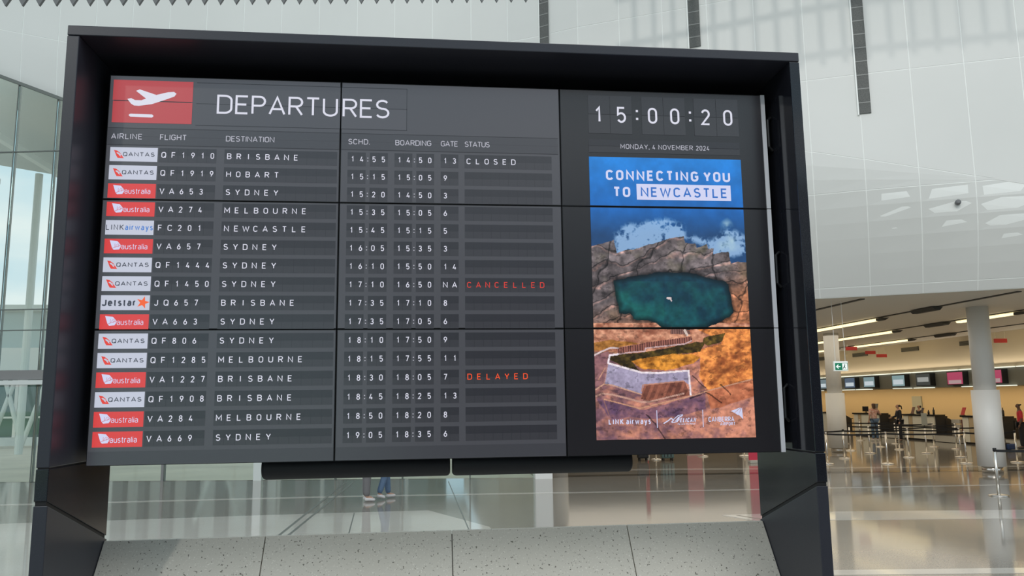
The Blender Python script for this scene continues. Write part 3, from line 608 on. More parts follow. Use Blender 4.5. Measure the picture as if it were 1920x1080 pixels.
# ================================================================== THE BOARD: granite frame
XO0, XI0, XI1, XO1 = -1.797, -1.738, 2.010, 2.068; ZT, ZI = 3.955, 3.902; YF, YB = 3.95, 4.68
fr = thing('granite_frame', (.135, 4.3, 0), 'big black granite portal frame around the departures display', 'frame')
def side(x0, x1, sg):
    MB().box(x0, x1, YF, YB, 1.767, ZI - .003).build('side_slab', M['granite'] if sg > 0 else M['granite_sheen'], fr, bevel=.004)
    MB().prism([(x0, YF, 1.615), (x0, YF, 1.761), (x0, YB, 1.761), (x0, YB, 1.345)], (x1 - x0, 0, 0)).build('side_slab', M['granite'], fr, bevel=.003)
    xa, xb = (x0, x1 + .004) if sg < 0 else (x0 - .004, x1)
    MB().prism([(xa, YF, 0), (xa, YF, 1.595), (xa, YB, 1.325), (xa, YB, 0)], (xb - xa, 0, 0)).build('side_slab', M['granite_sheen'], fr, bevel=.003)
    xc = x0 + .006 if sg > 0 else x1 - .006
    MB().box(x0 + .005, x1 - .005, YF + .006, YB - .01, .02, ZI - .01).build('slab_core', M['black'], fr)
side(XO0, XI0, -1); side(XI1, XO1, 1)
MB().box(XO0, XO1, YF, YB, ZI, ZT).build('top_slab', M['granite_sheen'], fr, bevel=.004)
MB().box(XI0, XI1, 4.60, 4.67, 1.78, ZI).build('back_panel', M['black'], fr)
for zz in (3.55, 2.75, 2.0):
    MB().tube([(XI1 - .005, 4.21, zz + .12), (XI1 - .03, 4.20, zz + .1), (XI1 - .03, 4.20, zz - .06), (XI1 - .005, 4.21, zz - .08)], .009, 8).build('mounting_bracket', M['blackp'], fr)

# terrazzo plinth
pl = thing('terrazzo_plinth', (.135, 4.3, 0), 'sloping speckled terrazzo plinth between the legs of the black frame', 'plinth')
edges = [XI0 + .004, -.878, .155, 1.176, XI1 - .004]
for a, b in zip(edges[:-1], edges[1:]):
    g = .002
    MB().prism([(a + g, YB - .02, 0), (a + g, YB - .02, 1.322), (a + g, YB - .045, 1.322), (a + g, 4.38, .975), (a + g, 3.98, .16), (a + g, 3.98, 0)], (b - a - 2 * g, 0, 0)).build('stone_panel', M['plinth'], pl, bevel=.004)
MB().prism([(XI0 + .01, YB - .03, 0), (XI0 + .01, YB - .03, 1.30), (XI0 + .01, 4.40, .955), (XI0 + .01, 4.0, .14), (XI0 + .01, 4.0, 0)], (XI1 - XI0 - .02, 0, 0)).build('plinth_core', M['black'], pl)

# tubular housings under the display
for x0, x1, lab in ((-.858, .137, 'left black tubular housing hanging under the departures display'), (.149, 1.149, 'right black tubular housing hanging under the departures display')):
    t = thing('tube_housing', ((x0 + x1) / 2, 4.402, 1.713), lab, 'speaker')
    r = .063; zc = 1.712
    MB().tube([(x0, 4.402, zc), (x0 + .008, 4.402, zc), (x0 + .02, 4.402, zc), (x1 - .02, 4.402, zc), (x1 - .008, 4.402, zc), (x1, 4.402, zc)], [r - .014, r - .004, r, r, r - .004, r - .014], 40).build('tube', M['tubeblack'], t, True)
    MB().box(x0 + .1, x0 + .14, 4.385, 4.42, zc + r - .01, 1.86).build('hanger', M['blackp'], t); MB().box(x1 - .14, x1 - .1, 4.385, 4.42, zc + r - .01, 1.86).build('hanger', M['blackp'], t)

# ================================================================== stroke lettering (DIN-like)
def arc(cx, cy, rx, ry, a0, a1, n=8):
    return [(cx + rx * math.cos(math.radians(a0 + (a1 - a0) * i / n)), cy + ry * math.sin(math.radians(a0 + (a1 - a0) * i / n))) for i in range(n + 1)]
def A(*p): return list(p)
r = .26
CAPW = 1.26
_O = arc(.5, 1 - r, .5, r, 0, 180, 10) + arc(.5, r, .5, r, 180, 360, 10); _O = _O + [_O[0]]
G = {
 'A': (.66, [A((0, 0), (.5, 1), (1, 0)), A((.17, .30), (.83, .30))]),
 'B': (.58, [A((0, 0), (0, 1), (.6, 1)) + arc(.6, .77, .36, .23, 90, -90, 6) + A((0, .54)), A((.6, .54)) + arc(.62, .27, .38, .27, 90, -90, 6) + A((0, 0))]),
 'C': (.58, [arc(.5, 1 - r, .5, r, 20, 180, 8) + arc(.5, r, .5, r, 180, 340, 8)]),
 'D': (.60, [A((0, 0), (0, 1), (.5, 1)) + arc(.5, 1 - r, .5, r, 90, 0, 6) + arc(.5, r, .5, r, 0, -90, 6) + A((0, 0))]),
 'E': (.52, [A((1, 1), (0, 1), (0, 0), (1, 0)), A((0, .52), (.88, .52))]),
 'F': (.50, [A((1, 1), (0, 1), (0, 0)), A((0, .50), (.88, .50))]),
 'G': (.60, [arc(.5, 1 - r, .5, r, 20, 180, 8) + arc(.5, r, .5, r, 180, 360, 8) + A((1, .48), (.55, .48))]),
 'H': (.60, [A((0, 0), (0, 1)), A((1, 0), (1, 1)), A((0, .52), (1, .52))]),
 'I': (.10, [A((.5, 0), (.5, 1))]),
 'J': (.48, [A((1, 1), (1, r)) + arc(.5, r, .5, r, 0, -160, 8)]),
 'K': (.60, [A((0, 0), (0, 1)), A((1, 1), (0, .42)), A((.32, .60), (1, 0))]),
 'L': (.50, [A((0, 1), (0, 0), (1, 0))]),
 'M': (.72, [A((0, 0), (0, 1), (.5, .3), (1, 1), (1, 0))]),
 'N': (.62, [A((0, 0), (0, 1), (1, 0), (1, 1))]),
 'O': (.58, [_O]), '0': (.54, [_O]),
 'P': (.56, [A((0, 0), (0, 1), (.6, 1)) + arc(.6, .735, .4, .265, 90, -90, 8) + A((0, .47))]),
 'Q': (.60, [_O, A((.62, .25), (1.02, -.03))]),
 'R': (.58, [A((0, 0), (0, 1), (.6, 1)) + arc(.6, .745, .4, .255, 90, -90, 8) + A((0, .49)), A((.52, .49), (1, 0))]),
 'S': (.56, [arc(.5, .76, .46, .24, 30, 180, 6) + arc(.5, .74, .46, .22, 180, 262, 3) + arc(.5, .27, .5, .25, 82, 0, 4) + arc(.5, .25, .5, .25, 0, -155, 7)]),
 'T': (.56, [A((0, 1), (1, 1)), A((.5, 1), (.5, 0))]),
 'U': (.60, [A((0, 1), (0, r)) + arc(.5, r, .5, r, 180, 360, 10) + A((1, 1))]),
 'V': (.62, [A((0, 1), (.5, 0), (1, 1))]),
 'W': (.90, [A((0, 1), (.25, 0), (.5, .9), (.75, 0), (1, 1))]),
 'X': (.6, [A((0, 0), (1, 1)), A((0, 1), (1, 0))]),
 'Y': (.60, [A((0, 1), (.5, .42), (1, 1)), A((.5, .42), (.5, 0))]),
 'Z': (.54, [A((0, 1), (1, 1), (0, 0), (1, 0))]),
 '1': (.34, [A((0, .74), (.75, 1), (.75, 0))]),
 '2': (.54, [arc(.5, .74, .47, .26, 165, -10, 8) + A((.92, .60), (0, 0), (1, 0))]),
 '3': (.54, [arc(.48, .76, .44, .24, 155, -85, 8) + A((.35, .53)), A((.35, .53)) + arc(.48, .265, .5, .265, 85, -155, 8)]),
 '4': (.56, [A((.55, 1), (0, .24), (1, .24)), A((.72, .46), (.72, 0))]),
 '5': (.54, [A((.92, 1), (.08, 1), (.04, .52), (.2, .58)) + arc(.5, .31, .5, .31, 95, -150, 9)]),
 '6': (.54, [A((.70, 1), (.12, .48)) + arc(.5, .30, .5, .30, 150, 510, 14)]),
 '7': (.54, [A((0, 1), (1, 1), (.35, 0))]),
 '8': (.54, [arc(.5, .77, .42, .23, -90, 270, 12), arc(.5, .27, .5, .27, 90, 450, 12)]),
 '9': (.54, [A((.30, 0), (.88, .52)) + arc(.5, .70, .5, .30, -30, 330, 14)]),
 ':': (.10, [A((.5, .18), (.5, .32)), A((.5, .66), (.5, .80))]), '.': (.14, [A((.5, -.05), (.5, .10))]), ',': (.14, [A((.7, .10), (.2, -.16))]),
 'a': (.48, [A((.06, .66)) + arc(.5, .52, .46, .20, 140, 0, 6) + A((.96, 0)), A((.96, .40), (.4, .40)) + arc(.4, .2, .38, .2, 90, 270, 6) + A((.96, .06))]),
 'u': (.48, [A((0, .72), (0, .2)) + arc(.48, .2, .48, .2, 180, 340, 6), A((1, .72), (1, 0))]),
 's': (.44, [arc(.5, .55, .44, .17, 35, 225, 6) + A((.75, .34)) + arc(.5, .18, .46, .18, 40, -150, 6)]),
 't': (.32, [A((.4, .95), (.4, .15)) + arc(.8, .15, .4, .15, 180, 270, 3) + A((1, 0)), A((0, .72), (1, .72))]),
 'r': (.34, [A((0, 0), (0, .72)), A((0, .5)) + arc(.55, .5, .5, .22, 150, 50, 4)]),
 'l': (.14, [A((.3, 1), (.3, .1), (.9, 0))]), 'i': (.10, [A((.5, 0), (.5, .72)), A((.5, .9), (.5, 1))]),
 'w': (.72, [A((0, .72), (.25, 0), (.5, .66), (.75, 0), (1, .72))]), 'y': (.50, [A((0, .72), (.5, .02)), A((1, .72), (.35, -.28), (.05, -.28))]),
 'e': (.50, [A((0, .38), (1, .38)) + arc(.5, .42, .5, .30, 0, 180, 8) + arc(.5, .28, .5, .28, 180, 325, 6)]),
 'n': (.48, [A((0, 0), (0, .72)), A((0, .5)) + arc(.5, .48, .5, .24, 170, 0, 6) + A((1, 0))]), 'v': (.5, [A((0, .72), (.5, 0), (1, .72))]),
 'c': (.46, [arc(.5, .48, .5, .24, 30, 180, 6) + arc(.5, .24, .5, .24, 180, 330, 6)]), 'o': (.5, [arc(.5, .36, .5, .36, 0, 360, 12)])}
for _c in list(G):
    _w, _s = G[_c]
    if _c.isupper() and _c != 'I': G[_c] = (_w * CAPW, _s)
    elif _c.isdigit(): G[_c] = (_w * 1.06, _s)
    elif _c.islower() and _c not in 'il': G[_c] = (_w * 1.12, _s)
def ribbon(pts, w_):
    P = [Vector(p) for p in pts]; Q = [P[0]]
    for p in P[1:]:
        if (p - Q[-1]).length > 1e-5: Q.append(p)
    P = Q; closed = len(P) > 2 and (P[0] - P[-1]).length < 1e-4
    n = len(P); L = []; Rr = []
    for i in range(n):
        a = P[i - 1] if i else (P[-2] if closed else None); b = P[i + 1] if i < n - 1 else (P[1] if closed else None)
        d1 = (P[i] - a).normalized() if a is not None else (b - P[i]).normalized(); d2 = (b - P[i]).normalized() if b is not None else d1
        n1 = Vector((-d1.y, d1.x)); n2 = Vector((-d2.y, d2.x)); m_ = n1 + n2
        m_ = m_.normalized() if m_.length > 1e-3 else n1; k = min(1.9, 1 / max(.3, m_.dot(n1)))
        L.append(P[i] + m_ * k * w_ / 2); Rr.append(P[i] - m_ * k * w_ / 2)
    return [(L[i], L[i + 1], Rr[i + 1], Rr[i]) for i in range(n - 1)]
def glyph_quads(ch, x, y, h, t, xs_=1, slant=0, wd=None):    # baseline x,y ; returns quads, width
    w_, st = G[ch]; gw = (w_ if wd is None else wd) * h * xs_; T = t * h; gw = max(gw, T)
    out = []
    for s_ in st:
        pts = []
        for px, py in s_:
            X = T / 2 + px * max(0, gw - T); Y = T / 2 + py * (h - T); pts.append((x + X + slant * Y, y + Y))
        out += ribbon(pts, T)
    return out, gw
def text_quads(s, x, y, h, t, width=None, gap=.14, xs_=1, slant=0, pitch=None, space=.28):
    def total(g): return sum((space * h * xs_ if c == ' ' else max(G[c][0] * h * xs_, t * h)) for c in s) + g * (len(s) - 1)
    q = []
    if pitch:
        for i, c in enumerate(s):
            if c == ' ': continue
            w_ = max(G[c][0] * h * xs_, t * h); a, _ = glyph_quads(c, x + i * pitch - w_ / 2, y, h, t, xs_, slant); q += a
        return q
    g = gap * h
    if width: g = (width - total(0)) / (len(s) - 1)
    for c in s:
        if c == ' ': x += space * h * xs_ + g; continue
        a, w_ = glyph_quads(c, x, y, h, t, xs_, slant); q += a; x += w_ + g
    return q

# ================================================================== departures display
DX, DZ, DY = -1.678, 3.8015, 4.197; DW, DH = 3.645, 2.050
disp = thing('departures_display', (DX + DW / 2, 4.22, DZ - DH), 'wide electronic departures display of nine screens inside the granite frame', 'display')
def lcd(name, col, rough=.24, spec=.85, base=(.006, .006, .008, 1)):
    return mat(name, base, rough, emit=col, es=1.0, spec=spec)
LM = {'bg': lcd('lit slate', (.058, .060, .070, 1)), 'flap': lcd('lit flap', (.023, .024, .030, 1)), 'band': lcd('lit band', (.042, .044, .052, 1)), 'line': lcd('dark line', (.006, .006, .008, 1)),
      'txt': lcd('lit white text', srgb(214, 214, 228)), 'lab': lcd('lit label text', srgb(176, 176, 188)), 'red': lcd('lit red', srgb(176, 62, 66)), 'tilered': lcd('lit bright red', srgb(212, 60, 60)),
      'tilewhite': lcd('lit tile white', srgb(192, 196, 212)), 'grey': lcd('logo grey', srgb(62, 66, 78)), 'blue': lcd('logo blue', srgb(74, 124, 200)), 'orange': lcd('logo orange', srgb(240, 96, 44)), 'logored': lcd('logo red', srgb(222, 62, 50)),
      'cancel': lcd('lit red text', srgb(205, 58, 48)), 'delay': lcd('lit orange text', srgb(246, 84, 40)), 'r': lcd('lit black', (.008, .0075, .009, 1)), 'rband': lcd('lit dark band', (.012, .012, .016, 1)), 'rflap': lcd('lit clock flap', (.019, .019, .023, 1)),
      'pale': lcd('poster white', srgb(205, 208, 238)), 'bluebox': lcd('poster blue text', srgb(40, 105, 190)), 'shieldred': lcd('shield red', srgb(200, 90, 100)), 'flaplow': lcd('lit flap lower', (.034, .035, .042, 1)), 'gridl': lcd('flap grid', (.019, .020, .025, 1))}
PU = [0, DW / 3, 2 * DW / 3, DW]; PV = [0, DH / 3, 2 * DH / 3, DH]; panels = {}
bz = mat('screen bezel', (.010, .010, .012, 1), .35)
def wx(u, v, l): return (DX + u, DY - l * .0012, DZ - v)
for i in range(3):
    for j in range(3):
        g = .0022
        x0, x1, z1, z0 = DX + PU[i] + g, DX + PU[i + 1] - g, DZ - PV[j] - g, DZ - PV[j + 1] + g
        p = MB().box(x0, x1, DY, DY + .10, z0, z1).build('screen_panel', bz, disp); panels[i, j] = p
        m_ = .0035; mb = MB(); uu1 = x1 - m_ if i < 2 else DX + 3.618
        mb.poly([(x0 + m_, DY - .0006, z0 + m_), (uu1, DY - .0006, z0 + m_), (uu1, DY - .0006, z1 - m_), (x0 + m_, DY - .0006, z1 - m_)])
        mb.build('screen_face', LM['bg'] if i < 2 else LM['r'], p)
        if i == 2:
            MB().box(DX + 3.6195, x1, DY - .006, DY + .04, z0, z1).build('edge_strip', M['alu'], p)
MB().box(DX + .02, DX + DW - .02, DY + .1, DY + .14, DZ - DH + .01, DZ - .01).build('mounting_frame', M['black'], disp)
def pan(u, v):
    i = min(2, int(u / (DW / 3))); j = min(2, int(v / (DH / 3))); return panels[i, j]
def rectmb(mb, u0, u1, v0, v1, l, m_=0): mb.poly([wx(u0, v1, l), wx(u1, v1, l), wx(u1, v0, l), wx(u0, v0, l)], m_); return mb
def label_text(s, u, vbase, h, t, mt, parent, l=4, name='lettering', each=None, **k):
    if each:
        xs_ = k.get('xs_', 1); tot = sum(max(G[c][0] * h * xs_, t * h) for c in s); g = (k['width'] - tot) / (len(s) - 1)
        for c in s:
            a, w_ = glyph_quads(c, u, -vbase, h, t, xs_); mb = MB()
            for q in a: mb.poly([wx(p.x, -p.y, l) for p in q])
            mb.build(each, mt, parent); u += w_ + g
        return
    mb = MB()
    for q in text_quads(s, u, -vbase, h, t, **k): mb.poly([wx(p.x, -p.y, l) for p in q])
    return mb.build(name, mt, parent, kind='stuff' if len(s) > 1 else None)
def add_text(mb, m_, s, u, vbase, h, t, l=4, **k):
    for q in text_quads(s, u, -vbase, h, t, **k): mb.poly([wx(p.x, -p.y, l) for p in q], m_)
def polym(mb, pts, l, m_=0): mb.poly([wx(u, v, l) for u, v in pts], m_)

# header
P00, P10, P20 = panels[0, 0], panels[1, 0], panels[2, 0]
mb = MB(); rectmb(mb, .022, .431, .028, .141, 2); rectmb(mb, .024, .431, .146, .265, 2); rectmb(mb, .03, .425, .141, .146, 1.5, 1); mb.build('header_tile', [LM['red'], LM['line']], P00)
mb = MB()      # take-off aeroplane pictogram
def ic(x, y): return (.022 + (x - 95) / 620 * .409, .028 + (y - 85) / 330 * .237)
polym(mb, [ic(*q) for q in ((208, 232), (238, 226), (268, 240), (318, 240), (352, 226), (272, 168), (300, 156), (432, 196), (440, 193))] + [ic(*q) for q in ((520, 172), (568, 168), (587, 182), (572, 204), (500, 232), (400, 268), (300, 284), (262, 282), (238, 268))], 3)
rr_ = [ic(238, 346), ic(405, 348), ic(416, 356), ic(416, 364), ic(405, 372), ic(238, 369), ic(227, 361), ic(227, 353)]
polym(mb, rr_, 3); mb.build('plane_pictogram', LM['txt'], P00)
mb = MB(); rectmb(mb, .45, PU[1] - .004, .034, .148, 2); rectmb(mb, .45, PU[1] - .004, .151, .268, 2, 1); mb.build('header_flap', [LM['bg'], LM['bg']], P00)
mb = MB(); rectmb(mb, PU[1] + .004, 1.575, .034, .148, 2); rectmb(mb, PU[1] + .004, 1.57, .151, .268, 2, 1); mb.build('header_flap', [LM['bg'], lcd('lit slate light', (.065, .067, .078, 1))], P10)
for u0, u1, pp in ((.45, PU[1] - .004, P00), (PU[1] + .004, 1.575, P10)):
    mb = MB()
    for v in (.031, .149, .2695): rectmb(mb, u0, u1, v - .0012, v + .0012, 2.2)
    if pp is P10: rectmb(mb, 1.572, 1.5745, .031, .2695, 2.2)
    mb.build('flap_line', LM['line'], pp)
label_text('DEPARTU', .559, .203, .107, .105, LM['txt'], P00, width=.640, each='letter')
label_text('RES', 1.2245, .205, .107, .105, LM['txt'], P10, width=.2535, each='letter')
for u0, u1, pp in ((.006, PU[1] - .006, P00), (PU[1] + .006, 2 * DW / 3 - .014, P10)):
    mb = MB(); rectmb(mb, u0, u1, .297, .34, 2); rectmb(mb, u0, u1, .3415, .385, 2); rectmb(mb, u0, u1, .293, .2955, 2, 1); rectmb(mb, u0, u1, .386, .3885, 2, 1); mb.build('label_band', [LM['band'], LM['line']], pp)
for s, u, u2, pp in (('AIRLINE', .027, .184, P00), ('FLIGHT', .274, .410, P00), ('DESTINATION', .613, .866, P00), ('SCHD.', 1.258, 1.374, P10), ('BOARDING', 1.512, 1.708, P10), ('GATE', 1.761, 1.855, P10), ('STATUS', 1.892, 2.031, P10)):
    label_text(s, u, .357, .031, .13, LM['lab'], pp, width=u2 - u, name='column_label')
# rows
ROWS = [('Q', 'QF1910', 'BRISBANE', '1455', '1450', '13', 'CLOSED'), ('Q', 'QF1919', 'HOBART', '1515', '1505', '9', ''), ('V', 'VA653', 'SYDNEY', '1520', '1450', '3', ''), ('V', 'VA274', 'MELBOURNE', '1535', '1505', '6', ''),
 ('L', 'FC201', 'NEWCASTLE', '1545', '1515', '5', ''), ('V', 'VA657', 'SYDNEY', '1605', '1535', '3', ''), ('Q', 'QF1444', 'SYDNEY', '1610', '1550', '14', ''), ('Q', 'QF1450', 'SYDNEY', '1710', '1650', 'NA', 'CANCELLED'),
 ('J', 'JQ657', 'BRISBANE', '1735', '1710', '8', ''), ('V', 'VA663', 'SYDNEY', '1735', '1705', '6', ''), ('Q', 'QF806', 'SYDNEY', '1810', '1750', '9', ''), ('Q', 'QF1285', 'MELBOURNE', '1815', '1755', '11', ''),
 ('V', 'VA1227', 'BRISBANE', '1830', '1805', '7', 'DELAYED'), ('Q', 'QF1908', 'BRISBANE', '1845', '1825', '13', ''), ('V', 'VA284', 'MELBOURNE', '1850', '1820', '8', ''), ('V', 'VA669', 'SYDNEY', '1905', '1835', '6', '')]
def flap(u0, u1, vc, n, pp):
    mb = MB(); hh = .0385
    rectmb(mb, u0, u1, vc - hh, vc - .001, 2, 0); rectmb(mb, u0, u1, vc + .001, vc + hh, 2, 1); rectmb(mb, u0, u1, vc - .001, vc + .001, 2, 2)
    if n > 1:
        for k in range(1, n): u = u0 + (u1 - u0) * k / n; rectmb(mb, u - .0008, u + .0008, vc - hh, vc + hh, 2.4, 2)
    mb.build('flap_tile', [LM['flap'], LM['flaplow'], LM['gridl']], pp)
def shape_u(cu, cv, sc, pts): return [(cu + x * sc, cv - y * sc) for x, y in pts]
for k, (al, fno, dest, sc, bd, gt, stt) in enumerate(ROWS):
    v = .4395 + .0986 * k; pp = panels[0, min(2, int(v / (DH / 3)))]; pq = panels[1, min(2, int(v / (DH / 3)))]
    red_ = al == 'V'; mb = MB(); rectmb(mb, .026, .266, v - .0385, v + .0385, 2.5)
    mb.build('airline_tile', LM['tilered'] if red_ else LM['tilewhite'], pp)
    mb = MB()
    if al == 'Q':
        polym(mb, [(.045, v - .022), (.062, v - .019), (.078, v - .006), (.097, v + .022), (.066, v + .021), (.058, v + .008), (.050, v - .012)], 3.5, 0)
        polym(mb, [(.058, v - .008), (.066, v - .010), (.079, v - .001), (.086, v + .004), (.078, v + .004), (.084, v + .014), (.076, v + .010), (.070, v + .002), (.064, v - .002)], 4, 1)
        add_text(mb, 2, 'QANTAS', .092, v + .011, .023, .17, 4.5, width=.160, xs_=1.25)
        mb.build('airline_logo', [LM['logored'], LM['tilewhite'], LM['grey']], pp)
    elif al == 'V':
        polym(mb, [(.052, v - .030), (.090, v - .026), (.112, v - .001), (.100, v + .018), (.074, v + .020), (.066, v + .012)], 3.5, 0)
        for q in text_quads('VW', .070, -(v + .006), .020, .10, slant=.45): mb.poly([wx(p.x, -p.y, 4) for p in q], 2)
        for q in ribbon([(.066, -v - .012), (.086, -v - .004), (.106, -v + .004)], .0022): mb.poly([wx(p.x, -p.y, 4) for p in q], 2)
        add_text(mb, 1, 'australia', .111, v + .017, .030, .10, 4.5, width=.130, xs_=.98)
        mb.build('airline_logo', [LM['pale'], LM['pale'], LM['shieldred']], pp)
    elif al == 'L':
        add_text(mb, 0, 'LINK', .030, v + .014, .030, .13, 4.5, width=.088, xs_=.9)
        add_text(mb, 1, 'airways', .124, v + .014, .031, .15, 4.5, width=.139, xs_=.98)
        mb.build('airline_logo', [LM['grey'], LM['blue']], pp)
    else:
        add_text(mb, 0, 'Jetstar', .031, v + .018, .037, .21, 4.5, width=.168, xs_=1.1)
        st_ = [(.233 + (.034 if i % 2 == 0 else .0135) * math.sin(i * math.pi / 5 + .25), v - .001 - (.034 if i % 2 == 0 else .0135) * math.cos(i * math.pi / 5 + .25)) for i in range(10)]
        for i in range(10): polym(mb, [(.233, v - .001), st_[i], st_[(i + 1) % 10]], 3.5, 1)
        mb.build('airline_logo', [LM['grey'], LM['orange']], pp)
    flap(.2715, .566, v, 6, pp); flap(.608, 1.200, v, 11, pp)
    b = v + .0155; H = .032; T = .135
    label_text(fno, .298, b, H, T, LM['txt'], pp, pitch=.0497, name='flight_number'); label_text(dest, .634, b, H, T, LM['txt'], pp, pitch=.0497, name='destination_name')
    for base, s4, nm in ((1.256, sc, 'scheduled_time'), (1.508, bd, 'boarding_time')):
        flap(base, base + .097, v, 2, pq); flap(base + .119, base + .216, v, 2, pq)
        mb = MB()
        for ch, uo in zip(s4, (.027, .076, .142, .192)): add_text(mb, 0, ch, base + uo - G[ch][0] * H / 2, b, H, T)
        rectmb(mb, base + .1055, base + .111, v - .009, v - .004, 4, 1); rectmb(mb, base + .1055, base + .111, v + .007, v + .012, 4, 1)
        mb.build(nm, [LM['txt'], LM['lab']], pq)
    flap(1.760, 1.857, v, 2, pq); label_text(gt, 1.785, b, H, T, LM['txt'], pq, pitch=.0497, name='gate_number')
    flap(1.891, 2.378, v, 10, pq)
    if stt: label_text(stt, 1.914, b, H, T, {'CLOSED': LM['txt'], 'CANCELLED': LM['cancel'], 'DELAYED': LM['delay']}[stt], pq, pitch=.0497, name='status_word')
# lower plain band of left screens
for i in (0, 1): mb = MB(); rectmb(mb, PU[i] + .008, PU[i + 1] - .008, 1.978, 2.042, 2); mb.build('bottom_band', LM['band'], panels[i, 2])
# clock
for u0, u1 in ((2.594, 2.846), (2.905, 3.160), (3.214, 3.478)):
    mb = MB(); um = (u0 + u1) / 2
    for a, b in ((u0, um - .001), (um + .001, u1)): rectmb(mb, a, b, .034, .144, 2, 0); rectmb(mb, a, b, .147, .258, 2, 1)
    mb.build('clock_tile', [LM['rflap'], lcd('clock flap low', (.024, .024, .028, 1))], P20)
for ch, u in zip('150020', (2.652, 2.785, 2.968, 3.099, 3.282, 3.415)): label_text(ch, u - G[ch][0] * .095 / 2, .194, .095, .12, LM['txt'], P20, name='clock_digit')
mb = MB()
for u in (2.877, 3.190):
    for v in (.121, .168): rectmb(mb, u - .0065, u + .0065, v - .0065, v + .0065, 4)
mb.build('clock_colon', LM['txt'], P20)
mb = MB(); rectmb(mb, 2.591, 3.477, .294, .331, 2); rectmb(mb, 2.591, 3.477, .3325, .370, 2, 1); mb.build('date_band', [LM['rband'], LM['rflap']], P20)
label_text('MONDAY, 4 NOVEMBER 2024', 2.774, .347, .0285, .13, LM['lab'], P20, width=.522, name='date_lettering')

# ------------------------------------------------------------------ poster picture as vertex colours
def vnoise(x, y, seed):
    xi = np.floor(x).astype(int); yi = np.floor(y).astype(int); xf = x - xi; yf = y - yi
    def h(a, b): n = np.sin(a * 127.1 + b * 311.7 + seed * 74.7) * 43758.5453; return n - np.floor(n)
    u = xf * xf * (3 - 2 * xf); w_ = yf * yf * (3 - 2 * yf)
    return (h(xi, yi) * (1 - u) + h(xi + 1, yi) * u) * (1 - w_) + (h(xi, yi + 1) * (1 - u) + h(xi + 1, yi + 1) * u) * w_
def fbm(x, y, s, o=5):
    r_ = 0; a = .5
    for i in range(o): r_ = r_ + a * vnoise(x * 2 ** i, y * 2 ** i, s + i); a *= .5
    return r_ / (1 - .5 ** o)
def inside(px, py, poly):
    c = np.zeros(px.shape, bool); n = len(poly)
    for i in range(n):
        x1, y1 = poly[i]; x2, y2 = poly[(i + 1) % n]
        if y1 == y2: continue
        k = ((y1 > py) != (y2 > py)) & (px < (x2 - x1) * (py - y1) / (y2 - y1) + x1); c ^= k
    return c
def segd(px, py, pts):
    d = np.full(px.shape, 9e9)
    for (x1, y1), (x2, y2) in zip(pts[:-1], pts[1:]):
        L = (x2 - x1) ** 2 + (y2 - y1) ** 2 + 1e-9; t = np.clip(((px - x1) * (x2 - x1) + (py - y1) * (y2 - y1)) / L, 0, 1)
        d = np.minimum(d, np.hypot(px - x1 - t * (x2 - x1), py - y1 - t * (y2 - y1)))
    return d
def q1(pts): return [((x - (80 + (y - 35) * .017)) / ((1365 + (y - 35) * .051) - (80 + (y - 35) * .017)), .183 + (y - 35) / 1020 * .435) for x, y in pts]
def q2(pts): return [((x - (98 + (y - 70) * .030)) / ((1417 + (y - 70) * .056) - (98 + (y - 70) * .030)), .618 + (y - 70) / 930 * .382) for x, y in pts]
ASP = 1.77
def sc_(pts): return [(x, y * ASP) for x, y in pts]
